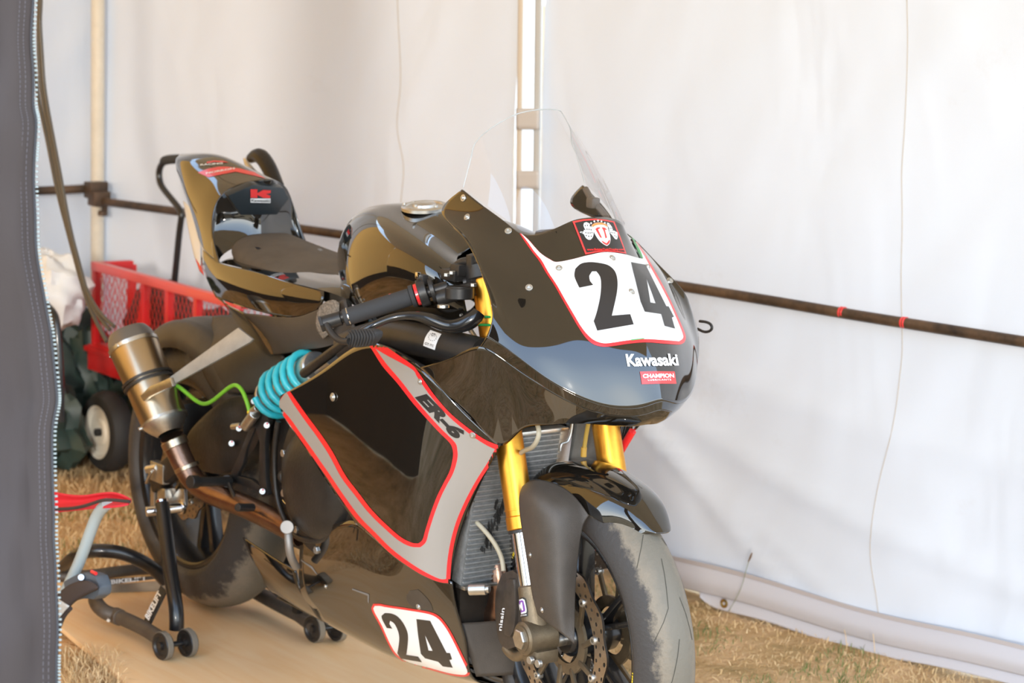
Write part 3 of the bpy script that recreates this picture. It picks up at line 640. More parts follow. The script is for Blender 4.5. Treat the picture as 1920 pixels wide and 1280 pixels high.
for dd, nm, mt_ in ((d1, 'red_band_edge', RED), (d2, 'grey_band', GREY)):
    me = dd.data; mk(nm, mirror(([tuple(v.co) for v in me.vertices], [tuple(p.vertices) for p in me.polygons])), mt_, far)
text('model_lettering', 'ER-6', C1([(765,268),(962,478),(1010,436),(803,228)]), INK, BF, side, .065, .0020, shear=.25)
for px, py, r in [(626,744,.0085),(789,715,.0055),(887,815,.0062)]: screw(px, py, BF, side, r, up=.002)
# ---- belly pan
BR = [
 [(455,1007,-.115),(505,1040,-.135),(553,1070,-.150),(568,1014,-.168),(622,985,-.190),(672,980,-.205),(728,1030,-.200),(786,1066,-.190),(847,1091,-.165)],
 [(468,1040,-.110),(515,1077,-.130),(563,1105,-.142),(605,1085,-.160),(652,1078,-.175),(702,1092,-.18),(748,1110,-.176),(803,1127,-.166),(858,1150,-.150)],
 [(482,1070,-.098),(530,1106,-.117),(587,1140,-.126),(635,1146,-.138),(677,1153,-.146),(720,1165,-.149),(768,1178,-.147),(822,1192,-.141),(874,1208,-.130)],
 [(495,1096,-.07),(550,1133,-.088),(607,1166,-.098),(652,1190,-.105),(694,1210,-.110),(738,1228,-.112),(787,1244,-.112),(837,1258,-.109),(886,1269,-.104)]]
BRa = [r[:3] for r in BR]; BRb = [[(563,1014,-.166)]+BR[0][4:], [BR[1][2]]+BR[1][4:], [BR[2][2]]+BR[2][4:], [BR[3][2]]+BR[3][4:]]
BRv = [[T(p) for p in r] for r in BRb]; BRw = [[T(p) for p in r] for r in BRa]
low = [Vector((v.x-.01, -.03, v.z-.035)) for v in BRv[3]]; lowa = [Vector((v.x-.01, -.03, v.z-.035)) for v in BRw[3]]
bg_ = join([patch(BRv+[low], 9), patch(BRw+[lowa], 9)]); BB = bvh([bg_])
bot = join([patch([q_, [Vector((v.x, .03, v.z)) for v in q_]], 9) for q_ in (low, lowa)])
pan = mk('belly_pan', join([bg_, mirror(bg_), bot]), GLOSS, bike, 'gloss black belly pan', solid=.003, ang=60)
D2 = lambda p: z2(p, 440, 960, 3.84)
lr = D2([(985,690),(1000,657),(1050,658),(1100,668),(1250,690),(1400,715),(1470,745),(1520,800),(1570,880),(1640,1020),(1692,1130),(1690,1170),(1650,1182),(1550,1170),(1400,1130),(1250,1090),(1160,1030),(1110,950),(1050,820),(1000,730)])
lw = D2([(1001,690),(1012,672),(1050,672),(1100,682),(1248,704),(1394,729),(1460,758),(1507,808),(1557,888),(1627,1028),(1676,1132),(1674,1158),(1648,1167),(1552,1155),(1405,1116),(1258,1077),(1172,1020),(1122,943),(1063,813),(1014,724)])
decal('number_plate_border', [lr], RED, BB, pan, .0008)
decal('number_plate', [lw], WHITE, BB, pan, .0013)
decal('digit_two', [D2([(1068,770),(1062,742),(1085,722),(1130,725),(1175,745),(1215,790),(1245,850),(1253,900),(1248,970),(1240,1022),(1325,1035),(1352,1075),(1200,1048),(1175,1010),(1185,960),(1190,900),(1180,850),(1155,800),(1125,778),(1118,800),(1140,835),(1100,830)])], INK, BB, pan, .0019, label='black number two')
decal('digit_four', [D2([(1313,765),(1412,778),(1530,1008),(1555,1010),(1570,1055),(1550,1060),(1575,1115),(1502,1105),(1470,1072),(1375,1047),(1345,1015),(1325,880)]), D2([(1375,880),(1430,995),(1400,992)])], INK, BB, pan, .0019, label='black number four', sm=False)
for px, py, r in [(561,1093,.0055),(611,1099,.0045),(785,1137,.006),(566,1003,.005)]: screw(px, py, BB, pan, r)
# scuffed tape patches on the pan
decal('dull_patch', [D2([(1260,565),(1320,555),(1360,590),(1410,650),(1430,710),(1360,705),(1290,690),(1245,640),(1240,600)])], MATTE, BB, pan, .0005)
for q in ([(850,548),(960,585),(970,592),(968,655),(960,645),(958,600),(845,556)], [(480,340),(560,390),(600,450),(585,440),(550,400),(478,348)]): decal('scrape', [D2(q)], mat('scrape grey', (.2, .19, .18), .6) if 'scrape grey' not in bpy.data.materials else bpy.data.materials['scrape grey'], BB, pan, .0006, sm=False)
# front face of the pan between the two sides
q = [T((856,1168,-.135)), T((876,1215,-.118)), T((893,1268,-.10))]
mk('pan_front', patch([[v, Vector((v.x+.03, 0, v.z-.0)), Vector((v.x, -v.y, v.z))] for v in q], 8), MATTE, bike, 'dusty matte lower panel behind the front wheel', solid=.003)
# ---- tank
TR = [
 [(690,540,0),(655,552,-.06),(648,560,-.10),(668,575,-.135),(690,590,-.13),(705,600,-.10)],
 [(683,470,0),(640,476,-.06),(629,490,-.10),(645,520,-.142),(672,570,-.150),(690,605,-.12)],
 [(712,400,0),(665,402,-.06),(650,418,-.098),(664,462,-.158),(700,545,-.170),(720,608,-.13)],
 [(765,377,0),(728,380,-.05),(704,390,-.092),(715,440,-.165),(742,530,-.178),(765,610,-.14)],
 [(820,381,0),(785,390,-.05),(758,408,-.092),(765,455,-.165),(785,530,-.175),(805,610,-.14)],
 [(868,405,0),(838,418,-.05),(812,440,-.090),(815,480,-.150),(830,545,-.155),(845,610,-.13)],
 [(915,450,0),(885,462,-.045),(862,480,-.080),(862,510,-.12),(870,560,-.125),(880,610,-.11)]]
tg = patch(TR, 10, True, lap=40); BT = bvh([tg])
tank = mk('fuel_tank', tg, GLOSS, bike, 'gloss black fuel tank', solid=.003, ang=180)
h = hit(BT, 796, 388)
cc = h[0] if h else P(796, 388, 0); cn = (h[1]*.7+Vector((0, 0, .5))).normalized()
cap = mk('fuel_cap', lathe(cc-cn*.004, cn, [(0, .046), (.006, .046), (.009, .043), (.009, .036), (.006, .034), (.006, .024), (.011, .022), (.013, .012), (.013, 0)], 36), ALU, tank, 'round silver filler cap')
for k in range(6):
    a = k*math.pi/3; mk('cap_bolt', cyl(cc+Vector((math.cos(a)*.040, math.sin(a)*.040, .003)), cc+Vector((math.cos(a)*.040, math.sin(a)*.040, .008)), .0032, 8), SCREW, cap)
# ---- seat
SE = [
 [(505,437,0),(465,441,-.05),(441,454,-.078),(434,470,-.088),(437,482,-.086)],
 [(540,452,0),(493,460,-.06),(458,474,-.100),(449,490,-.110),(452,500,-.107)],
 [(583,470,0),(530,480,-.065),(493,492,-.112),(486,506,-.120),(489,516,-.117)],
 [(625,492,0),(575,500,-.065),(537,511,-.113),(530,523,-.120),(533,533,-.117)],
 [(668,520,0),(622,524,-.060),(588,530,-.100),(580,540,-.105),(582,549,-.102)]]
seg_ = patch(SE, 10, True)
seat = mk('seat_pad', seg_, FOAM, bike, 'dark foam seat pad', solid=.012, ang=60)
BSE = bvh([seg_])
decal('seat_hole', [[(478,464),(484,463),(490,466),(484,468)]], INK, BSE, seat, .0006, sm=False); decal('seat_hole', [[(594,467),(600,466),(606,469),(600,471)]], INK, BSE, seat, .0006, sm=False)
mk('seat_nose', patch([[(640,505,0),(610,512,-.05),(596,522,-.085),(597,560,-.09)],[(690,520,0),(655,528,-.05),(637,540,-.085),(640,578,-.09)],[(700,560,0),(670,560,-.05),(660,570,-.08),(665,590,-.08)]], 8, True), FOAM, bike)
# ---- tail
TL = [
 [(341,287,0),(336,290,-.018),(331,296,-.03),(329,304,-.035),(330,315,-.035),(334,327,-.030)],
 [(375,286,0),(360,291,-.028),(347,302,-.05),(341,320,-.058),(342,345,-.060),(348,368,-.058)],
 [(415,292,0),(395,304,-.033),(376,324,-.062),(362,352,-.078),(357,385,-.080),(362,412,-.075)],
 [(462,315,0),(434,324,-.034),(406,342,-.070),(384,372,-.092),(376,415,-.100),(379,465,-.098)],
 [(507,337,0),(470,341,-.034),(432,354,-.070),(404,385,-.098),(398,440,-.114),(410,492,-.120)]]
tl = patch(TL, 10, True); BTL = bvh([tl])
tail = mk('tail_fairing', tl, GLOSS, bike, 'gloss black single seat tail', solid=.003, ang=180)
US = [
 [(379,465,-.098),(410,492,-.120),(470,507,-.138),(540,528,-.145),(607,545,-.138)],
 [(383,510,-.095),(420,528,-.128),(475,542,-.148),(540,556,-.152),(604,566,-.145)],
 [(405,558,-.088),(445,572,-.118),(490,585,-.140),(545,595,-.145),(592,590,-.138)]]
us = patch(US, 10); BUSd = bvh([us])
tsd = mk('seat_side_cover', join([us, mirror(us)]), GLOSS, bike, 'gloss black side cover under the seat', solid=.003, ang=180)
# deck between the side covers, wall behind the seat
mk('seat_deck', patch([[Vector((T(p).x, 0, T(p).z+.012)), Vector((T(p).x, T(p).y*.6, T(p).z+.012)), T(p)] for p in ((410,492,-.12),(470,507,-.138),(540,528,-.145),(607,545,-.138),(650,560,-.12))], 8, True), GLOSS, bike)
rim_ = [T(p) for p in TL[4]]
bt_ = [T((492,452,0)), T((465,456,-.034)), T((436,466,-.07)), T((418,478,-.098)), T((412,486,-.114)), T((411,492,-.120))]
md_ = [(a*.45+b*.55)+Vector((-.018, 0, 0)) for a, b in zip(rim_, bt_)]
bw_ = patch([rim_, md_, bt_], 8, True); BBW = bvh([bw_])
mk('tail_hump_wall', bw_, GLOSS, bike)
pp = [(427,367),(476,346),(532,352),(543,372),(520,403),(452,404)]
pad = mk('back_pad', plate([P(x, y, x=-.475+ (375-y)*.0004) for x, y in pp], .022, .004), mat('blue black pad', (.018, .026, .032), .35, 0, .3), bike, 'glossy blue black back pad')
BP = bvh([([tuple(P(x, y, x=-.4745+(375-y)*.0004)) for x, y in pp], [(0, 1, 2, 3, 4, 5)])])
K1 = lambda p: z2(p, 420, 260, 6.4)
decal('logo_letter', [K1([(315,605),(398,605),(398,650),(470,612),(560,618),(556,650),(500,662),(553,680),(550,712),(470,708),(398,672),(398,708),(318,706)])], PINKRED, BP, pad, .001, sm=False)
decal('logo_plate', [K1([(315,714),(556,716),(555,768),(317,764)])], WHITE, BP, pad, .001, sm=False)
text('maker_lettering', 'Kawasaki', K1([(325,752),(545,756),(545,724),(325,722)]), INK, BP, pad, .02, .0016)
N2 = lambda p: z2(p, 360, 280, 13.71)
decal('red_tail_sticker', [N2([(150,600),(420,500),(700,450),(900,450),(1250,500),(1600,590),(1900,760),(1600,680),(1120,580),(800,640),(425,720)])], PINKRED, BTL, tail, .0008, sm=False)
text('sticker_lettering', 'NORRON', N2([(370,650),(1110,520),(1090,475),(370,600)]), WHITE, BTL, tail, .03, .0016)
text('sticker_lettering', 'RACING', N2([(220,430),(800,385),(790,340),(220,385)]), WHITE, BTL, tail, .03, .0012)
decal('red_tail_line', [N2([(380,330),(560,295),(800,305),(960,345),(800,340),(560,330),(385,365)])], PINKRED, BTL, tail, .001, sm=False)
wp = patch([[P(343,376,-.05), P(352,385,-.062), P(366,402,-.07)], [P(350,415,-.06), P(359,425,-.07), P(374,440,-.08)], [P(357,452,-.075), P(364,462,-.085), P(376,475,-.09)], [P(364,482,-.085), P(369,490,-.09), P(375,498,-.094)]], 6)
mk('tail_side_plate', wp, WHITE, tail, 'white number panel on the tail side', solid=.002)
mk('tail_side_edge', patch([[P(366,485,-.09), P(376,498,-.094)], [P(374,508,-.094), P(382,516,-.098)]], 4), RED, tail, solid=.001)
# underside spine of the tail and the satin side frame cover
UN = patch([[(356,430,-.05),(372,470,-.085),(383,510,-.095)],[(378,500,-.05),(400,540,-.08),(412,562,-.09)],[(410,555,-.05),(440,590,-.085),(452,585,-.115)],[(440,600,-.05),(478,632,-.09),(492,610,-.12)],[(470,640,-.05),(508,668,-.1),(530,640,-.125)]], 8)
mk('undertail', join([UN, mirror(UN)]), GLOSS, bike, solid=.003)
FC = patch([[(456,588,-.125),(500,592,-.142),(555,594,-.147),(600,578,-.145),(648,560,-.13)],[(480,612,-.12),(515,618,-.142),(560,618,-.148),(605,610,-.146),(655,590,-.135)],[(503,640,-.115),(530,645,-.135),(570,642,-.142),(612,636,-.142),(665,612,-.135)],[(512,664,-.11),(540,662,-.125),(575,655,-.135),(618,648,-.138),(672,622,-.135)]], 8)
mk('frame_cover', join([FC, mirror(FC)]), mat('warm dark plastic', (.050, .042, .036), .48, bump=.2, bs=500, var=.15), bike, 'satin frame cover', solid=.003)
mk('worn_grip_pad', patch([[(592,600,-.155),(600,574,-.156),(622,562,-.152),(634,566,-.15)],[(594,618,-.155),(606,600,-.158),(626,580,-.155),(636,574,-.15)],[(606,636,-.152),(614,628,-.155),(624,618,-.15),(634,604,-.148)]], 6), mat('gritty worn pad', (.10, .085, .07), .95, bump=1, bs=400, col2=(.30, .25, .2), vs=220), bike, solid=.004)
ex = thing('black_stand_handle', 'dark glossy rounded handle sticking up beyond the far side of the tail', 'handle', P(505,330,y=.28))
mk('handle_loop', tube([P(470,297,y=.25), P(486,292,y=.25), P(503,312,y=.25), P(520,350,y=.25)], [.012, .018, .019, .017], 12), CASE, ex)
mk('handle_tip', tube([P(461,296,y=.25), P(466,310,y=.25), P(482,328,y=.25)], .007, 10), ALU, ex)

# ---- wheels
def tyre_geo(R, w, hs, seg=96):
    prof = []
    for a in np.linspace(-1.28, 1.28, 23):
        k = math.sin(a)/math.sin(1.28)
        prof.append((w/2*math.copysign(abs(k)**.93, k)*(1 if abs(a) < 1.1 else .985), R-hs*(1-math.cos(a))/(1-math.cos(1.28))*.82))
    prof = [(-w*.38, R-hs), (-w*.46, R-hs*.93)]+prof+[(w*.46, R-hs*.93), (w*.38, R-hs)]
    V = []; Fc = []; n = len(prof); tr = []
    for k in range(seg):
        th = 2*math.pi*k/seg
        for y, r in prof: V.append((r*math.cos(th), y, r*math.sin(th))); tr.append(1-abs(y)/(w/2))
    for k in range(seg):
        for i in range(n-1): Fc.append((k*n+i, k*n+i+1, (k+1) % seg*n+i+1, (k+1) % seg*n+i))
    return (V, Fc), tr
def yl(prof, seg=72): 
    V = []; Fc = []; n = len(prof)
    for k in range(seg):
        th = 2*math.pi*k/seg
        for y, r in prof: V.append((r*math.cos(th), y, r*math.sin(th)))
    for k in range(seg):
        for i in range(n-1): Fc.append((k*n+i, k*n+i+1, (k+1) % seg*n+i+1, (k+1) % seg*n+i))
    return V, Fc
def wheel(name, label, R, w, hs, M, discs, ns, yellow):
    ro = bpy.data.objects.new(name, None); COL.objects.link(ro); ro.empty_display_size = .1
    ro.parent = bike; ro['label'] = label; ro.matrix_basis = M
    def sub(nm, g, mt, **k):
        o = mk(nm, g, mt, None, **k); o.parent = ro; return o
    g, tr = tyre_geo(R, w, hs); o = sub('tyre', g, TYRE, ang=180)
    at = o.data.attributes.new('tread', 'FLOAT', 'POINT'); at.data.foreach_set('value', [float(t) for t in tr])
    rr = R-hs; hw = w*.39
    sub('rim', yl([(-hw, rr-.012), (-hw-.004, rr-.004), (-hw-.004, rr+.006), (-hw+.004, rr+.008), (-hw+.008, rr-.006), (-hw*.55, rr-.022), (hw*.55, rr-.022), (hw-.008, rr-.006), (hw-.004, rr+.008), (hw+.004, rr+.006), (hw+.004, rr-.004), (hw, rr-.014), (hw*.5, rr-.030), (-hw*.5, rr-.030), (-hw, rr-.012)]), RIM, ang=60)
    for k in range(ns):
        a = 2*math.pi*k/ns+.55
        for s in (-1, 1):
            a2 = a+s*.17; p0 = Vector((.04*math.cos(a), 0, .04*math.sin(a))); p1 = Vector(((rr-.02)*math.cos(a2), 0, (rr-.02)*math.sin(a2)))
            sub('spoke', bar(p0, p1, .012 if ns > 3 else .02, .030, .003, up=(0, 1, 0)), RIM)
    sub('hub', yl([(-.055, 0), (-.055, .026), (-.045, .034), (-.02, .036), (0, .045), (.02, .036), (.045, .034), (.055, .026), (.055, 0)], 36), RIM, ang=50)
    for y, Rd in discs:
        # petal brake disc with drilled holes
        V = []; Fc = []; nr, nt_ = 3, 60; r0 = Rd-.036
        def pt(u, v): 
            rad = r0+(Rd-r0)*u; rad += u**3*.0035*math.cos(v*12*2*math.pi/nt_*1.0) ; th = 2*math.pi*v/nt_; return (rad*math.cos(th), y, rad*math.sin(th))
        for i in range(nr):
            for k in range(nt_):
                if (k+i*1) % 2: c8 = [(0, 0), (.5, 0), (1, 0), (1, .5), (1, 1), (.5, 1), (0, 1), (0, .5)]
                else: c8 = None
                if c8 is None:
                    o_ = len(V); V += [pt((i+a)/nr, k+b) for a, b in ((0, 0), (.5, 0), (1, 0), (1, .5), (1, 1), (.5, 1), (0, 1), (0, .5))]; Fc.append(tuple(range(o_, o_+8))); continue
                o_ = len(V); V += [pt((i+a)/nr, k+b) for a, b in c8]
                for q in range(8):
                    an = math.pi*1.25+q*math.pi/4; V.append(pt((i+.5+.26*math.cos(an))/nr, k+.5+.30*math.sin(an)))
                for q in range(8): Fc.append((o_+q, o_+(q+1) % 8, o_+8+(q+1) % 8, o_+8+q))
        d = sub('brake_disc', (V, Fc), DISCM, smooth=False, solid=.0045); d.modifiers[0].offset = 0
        cy = y+(.004 if y < 0 else -.004)
        ri = Rd-.036
        arms = []
        for k in range(10):
            a = 2*math.pi*k/10; arms.append(bar(Vector((.055*math.cos(a), y*.8, .055*math.sin(a))), Vector(((ri-.004)*math.cos(a+.25), y, (ri-.004)*math.sin(a+.25))), .011, .006, .0015, up=(0, 1, 0)))
        sub('disc_carrier', join(arms+[yl([(y*.8-.003, .045), (y*.8-.003, .066), (y*.8+.003, .066), (y*.8+.003, .045)], 48)]), LUG)
        for k in range(10):
            a = 2*math.pi*k/10+.25; c = Vector(((ri+.001)*math.cos(a), y, (ri+.001)*math.sin(a)))
            sub('disc_bobbin', lathe(c-Vector((0, .006, 0)), (0, 1, 0), [(0, .0035), (0, .007), (.002, .008), (.010, .008), (.012, .007), (.012, .0035)], 14), SCREW)
    if yellow:
        for a0, n, y in ((-.02, 15, -1), (2.62, 6, -1)):
            for k in range(n):
                a = a0-k*.022; L = .018 if k % 4 else .012; c = (rr-.0035)
                q = [(c*math.cos(a), y*(hw+.0045), c*math.sin(a)), (c*math.cos(a-L), y*(hw+.0045), c*math.sin(a-L)), ((c+.0055)*math.cos(a-L), y*(hw+.0045), (c+.0055)*math.sin(a-L)), ((c+.0055)*math.cos(a), y*(hw+.0045), (c+.0055)*math.sin(a))]
                sub('yellow_mark', (q, [(0, 1, 2, 3)]), YEL, smooth=False)
    return ro
MF = Matrix.Translation(FA) @ RS.to_4x4()
fw = wheel('front_wheel', 'front wheel with a dusty slick tyre', .295, .12, .078, MF, [(-.062, .150), (.062, .150)], 5, True)
rw = wheel('rear_wheel', 'rear wheel with a dusty slick tyre', .315, .168, .098, Matrix.Translation(RA), [(-.070, .105)], 3, False)
ftg = fork(tyre_geo(.295, .12, .078)[0]); BFT = bvh([ftg])
E5 = lambda p: z2(p, 1100, 1000, 4.573)
def groove(pts, w=3):
    L = [(x-w, y) for x, y in pts]+[(x+w, y) for x, y in pts][::-1]
    decal('tread_groove', [E5(L)], mat('groove black', (.05, .047, .035), .8) if 'groove black' not in bpy.data.materials else bpy.data.materials['groove black'], BFT, fw, .0006, sm=False)
groove([(485,10),(470,110),(447,220),(430,300)]); groove([(640,215),(665,340),(682,460),(700,640),(660,760),(570,945)]); groove([(795,545),(850,690),(885,820),(903,910)], 2); groove([(795,905),(780,1050),(750,1200),(725,1290)]); groove([(640,40),(700,120),(760,220)], 2)
# ---- forks
def frk(p0, p1, parts):
    a = (p1-p0).normalized(); out = []
    for nm, t0, t1, r, mt_, lab in parts: out.append(mk(nm, cyl(p0+a*t0, p0+a*t1, r, 28), mt_, bike, lab))
    return a, out
f0 = P(1008,1190,y=-.108); f1 = P(905,487,y=-.100); fa_ = (f1-f0).normalized()
g0 = P(1142,840,y=.098); gt = (g0-f0).dot(fa_); g0 = g0-fa_*gt
L = (f1-f0).length
# pixel-checked lengths along the leg
def tl_at(py):
    lo, hi = 0, 1
    for _ in range(30):
        mid = (lo+hi)/2; q = f0+fa_*mid-CAMP; y = 640-F*q.dot(_u)/q.dot(_d)
        if y > py: lo = mid
        else: hi = mid
    return lo
ts = tl_at(1096); tg0 = tl_at(992); tg1 = tl_at(968)
for b0, nm in ((f0, 'near'), (g0, 'far')):
    A_ = lambda t: b0+fa_*t
    ot = mk('fork_tube', join([cyl(A_(tg1), A_(L+.0), .0262, 32), cyl(A_(tg0), A_(tg1+.002), .0275, 32), cyl(A_(tg1+.012), A_(tg1+.015), .0275, 32)]), GOLD, bike, 'gold upper fork tube')
    mk('fork_seal', cyl(A_(tg0-.006), A_(tg0), .0262, 28), BLACKM, ot); mk('fork_cap', cyl(A_(L), A_(L+.012), .022, 6), ALU, ot)
    mk('fork_slider', cyl(A_(ts-.01), A_(tg0), .0205, 28), CHR, bike, 'bright chromed fork slider')
    lg = mk('fork_foot', join([cyl(A_(.012), A_(ts), .0255, 24, r2=.0235, bv=.003), cyl(A_(-.002)+FN*.035, A_(-.002)-FN*.03, .031, 28, bv=.004), box(A_(-.035), (.045, .05, .025), None, .004)]), LUG, bike, 'bronze grey fork foot')
    if nm == 'near':
        mk('axle_nut', cyl(A_(-.002)+FN*.034, A_(-.002)+FN*.043, .019, 6, bv=.002), ALU, lg)
        mk('axle_washer', cyl(A_(-.002)+FN*.030, A_(-.002)+FN*.037, .024, 28), LUG, lg)
        for k in (0, 1): mk('pinch_bolt', cyl(A_(-.038)+Vector((.012+k*.024, -.028, -.0)), A_(-.038)+Vector((.012+k*.024, -.036, -.0)), .0075, 12), SCREW, lg)
        LG = bvh([(lambda g: g)(join([cyl(A_(.012), A_(ts), .0255, 24, r2=.0235)]))])
        M5 = lambda p: z2(p, 960, 1110, 25.6)
        st_ = decal('sticker_ground', [M5([(250,300),(560,230),(680,300),(780,900),(770,1150),(400,1230),(330,1000)])], INK, LG, lg, .0006, cell=3, sm=False)
        decal('sticker_frame', [M5([(262,400),(520,300),(620,370),(715,850),(680,990),(375,1060),(330,800)])], WHITE, LG, lg, .0010, cell=3)
        decal('sticker_face', [M5([(275,450),(500,375),(575,420),(650,830),(610,925),(395,985),(340,760)])], PURP, LG, lg, .0014, cell=3)
        text('sticker_letter', 'M', M5([(370,900),(575,865),(515,470),(305,500)]), WHITE, LG, lg, .05, .0018, cell=3)
        text('sticker_lettering', 'MITTON', M5([(395,1175),(715,1110),(710,1040),(390,1100)]), WHITE, LG, lg, .03, .0012, cell=3)
# clamps
m0, m1 = f0+fa_*(L-.022), g0+fa_*(L-.022)
mk('top_clamp', join([bar(m0+(m0-m1).normalized()*.035, m1+(m1-m0).normalized()*.035, .028, .07, .01), cyl(m0-fa_*.014, m0+fa_*.014, .036), cyl(m1-fa_*.014, m1+fa_*.014, .036)]), BLACKM, bike)
m0, m1 = f0+fa_*(L-.20), g0+fa_*(L-.20)
mk('lower_clamp', join([bar(m0, m1, .035, .07, .01), cyl(m0-fa_*.016, m0+fa_*.016, .036), cyl(m1-fa_*.016, m1+fa_*.016, .036)]), BLACKM, bike)
# ---- front fender
FE = [
 [(1083,863,0),(1040,867,-.038),(1010,884,-.062),(999,898,-.068)],
 [(1112,869,0),(1066,875,-.042),(1032,893,-.067),(1020,902,-.073)],
 [(1150,884,0),(1105,894,-.044),(1068,916,-.068),(1052,930,-.075)],
 [(1190,913,0),(1148,925,-.044),(1113,948,-.066),(1098,962,-.072)],
 [(1218,947,0),(1184,957,-.038),(1155,974,-.055),(1143,985,-.060)],
 [(1238,983,0),(1216,987,-.024),(1200,992,-.035),(1192,998,-.040)],
 [(1247,998,0),(1236,999,-.012),(1225,1000,-.020),(1214,1001,-.026)]]
fg = patch(FE, 9, True)
mk('front_fender', fg, GLOSS, bike, 'gloss black front mudguard', solid=.0025, ang=180)
FL = [
 [(979,912,-.125),(1003,899,-.120),(1046,908,-.096),(1080,933,-.082),(1104,966,-.073)],
 [(973,935,-.145),(1002,930,-.155),(1048,942,-.130),(1078,958,-.100),(1094,984,-.085)],
 [(977,985,-.148),(1005,984,-.160),(1042,990,-.148),(1070,1002,-.120),(1087,1022,-.098)],
 [(990,1065,-.146),(1013,1066,-.158),(1043,1070,-.150),(1066,1078,-.128),(1080,1088,-.108)],
 [(998,1115,-.142),(1018,1125,-.154),(1045,1135,-.150),(1064,1143,-.132),(1078,1150,-.115)],
 [(1008,1152,-.138),(1025,1166,-.148),(1048,1184,-.146),(1064,1196,-.135),(1077,1206,-.125)]]
fl = patch(FL, 9); BFL = bvh([fl])
flp = mk('fork_guard', fl, MATTE, bike, 'matte black fork guard of the front mudguard', solid=.003, ang=180)
screw(995,1040,BFL,flp,.0048); screw(1017,1143,BFL,flp,.0055)
# ---- front brake caliper behind the leg
CX3 = P(948,1140,y=-.075)
cax = (Vector(fa_), FN.cross(fa_), FN)
cal = mk('brake_caliper', join([plate([P(x, y, y=-.118) for x, y in smooth([(940,1075),(960,1068),(975,1080),(980,1120),(978,1180),(968,1212),(950,1218),(936,1205),(928,1165),(928,1110)], 3)], .035, .004, n=FN*-1), plate([P(x, y, y=-.125) for x, y in smooth([(950,1085),(962,1085),(966,1120),(964,1175),(955,1195),(944,1190),(940,1150),(941,1110)], 3)], .02, .004, n=FN*-1)]), LUG if 0 else mat('brown grey caliper', (.075, .062, .052), .4, .5, var=.2, vs=60), bike, 'grey brown brake caliper')
BC = bvh([([tuple(P(x, y, y=-.1255)) for x, y in ((930,1070),(980,1070),(980,1210),(930,1210))], [(0, 1, 2, 3)])])
text('caliper_lettering', 'nissin', [(941,1182),(947,1140),(941,1139),(935,1181)], WHITE, BC, cal, .01, .0008, cell=6)
cb_ = mk('caliper_bracket', tube([P(950,1212,y=-.10), P(965,1228,y=-.10), P(985,1222,y=-.10), P(1000,1195,y=-.105)], .011, 10), LUG, bike); mk('bracket_bolt', cyl(P(965,1108,y=-.12), P(975,1108,y=-.10), .009), LUG, cb_)
mk('brake_hose', tube([P(1006,792,y=-.12), P(1010,815,y=-.125), P(998,838,y=-.12), P(975,850,y=-.10), P(925,900,y=-.09)], .0045, 10), HOSE, bike)
mk('brake_hose', tube([P(876,962,y=-.13), P(900,985,y=-.13), P(925,1015,y=-.12), P(940,1045,y=-.11), P(944,1070,y=-.11)], .0045, 10), HOSE, bike)
mk('brake_hose', tube([P(1104,790,y=.02), P(1099,815,y=.02), P(1094,850,y=.02)], .004, 10), mat('yellowed hose', (.42, .27, .05), .4), bike)
mk('hose_sleeve', cyl(P(1095,838,y=.02), P(1094,856,y=.02), .0055), mat('amber sleeve', (.5, .28, .04), .4), bike)
# ---- radiator
rx = lambda z: .50+(z-.36)*.16
def radp(y, z, o=0): return Vector((rx(z)+o, y, z))
z0, z1 = .352, .640; ya, yb = -.150, .045
rad = mk('radiator', plate([radp(ya, z0), radp(yb, z0), radp(yb, z1), radp(ya, z1)], .03, .002), mat('radiator core', (.20, .205, .205), .6, .4, var=.3, vs=90), bike, 'grey finned radiator')
nf = 30
for k in range(nf):
    z = z0+.006+(z1-z0-.014)*k/(nf-1); mk('fin', bar(radp(ya+.004, z, .002), radp(yb-.004, z, .002), .004, .0028, 0), FIN, rad)
mk('top_rail', bar(radp(ya, z1+.003), radp(yb, z1+.003), .03, .008, .002), ALU, rad); mk('side_rail', bar(radp(yb+.004, z0), radp(yb+.004, z1), .03, .008, .002), ALU, rad); mk('bottom_rail', bar(radp(ya, z0-.003), radp(yb+.1, z0-.003), .03, .007, .002), ALU, rad)
mk('side_tank', plate([radp(yb+.012, z0, .004), radp(yb+.10, z0, .004), radp(yb+.10, z1+.04, .004), radp(yb+.03, z1+.06, .004)], .035, .008), mat('grey side tank', (.19, .195, .19), .5, .4, var=.2, vs=30), rad)
mk('bent_rail', tube([P(1050,845,x=.575), P(1053,832,x=.575), P(1063,828,x=.575), P(1070,812,x=.575), P(1073,792,x=.575)], .003, 8), ALU, rad)
RB = bvh([([tuple(radp(a, b, .005)) for a, b in ((ya, z0), (yb, z0), (yb, z1), (ya, z1))], [(0, 1, 2, 3)])])
SOOT = mat('soot', (.02, .02, .02), .9); rs_ = random.Random(4)
for k in range(34):
    t_ = k/33; xc = 934-26*t_+rs_.uniform(-9, 9); yc = 938+92*t_; hh_ = rs_.uniform(5, 13); ww_ = rs_.uniform(1.2, 4.5); decal('soot_patch', [[(xc, yc-hh_), (xc+ww_, yc-hh_*.3), (xc+ww_*.6, yc+hh_), (xc-ww_, yc+hh_*.2)]], SOOT, RB, rad, .0045, sm=False)
bolt = mk('engine_bolt', join([cyl(P(880,1105,y=-.16), P(912,1104,y=-.14), .011), cyl(P(908,1104,y=-.142), P(918,1104,y=-.136), .0075)]), ALU, bike)
mk('engine_front', join([box(Vector((.42, 0, .40)), (.10, .26, .30), None, .02), box(Vector((.45, 0, .30)), (.06, .12, .14), None, .02)]), CASE, bike)
mk('header_pipe', tube([Vector((.48, -.06, .40)), Vector((.50, -.06, .33)), Vector((.44, -.05, .25)), Vector((.3, -.05, .20))], .019, 14), PIPE, bike)
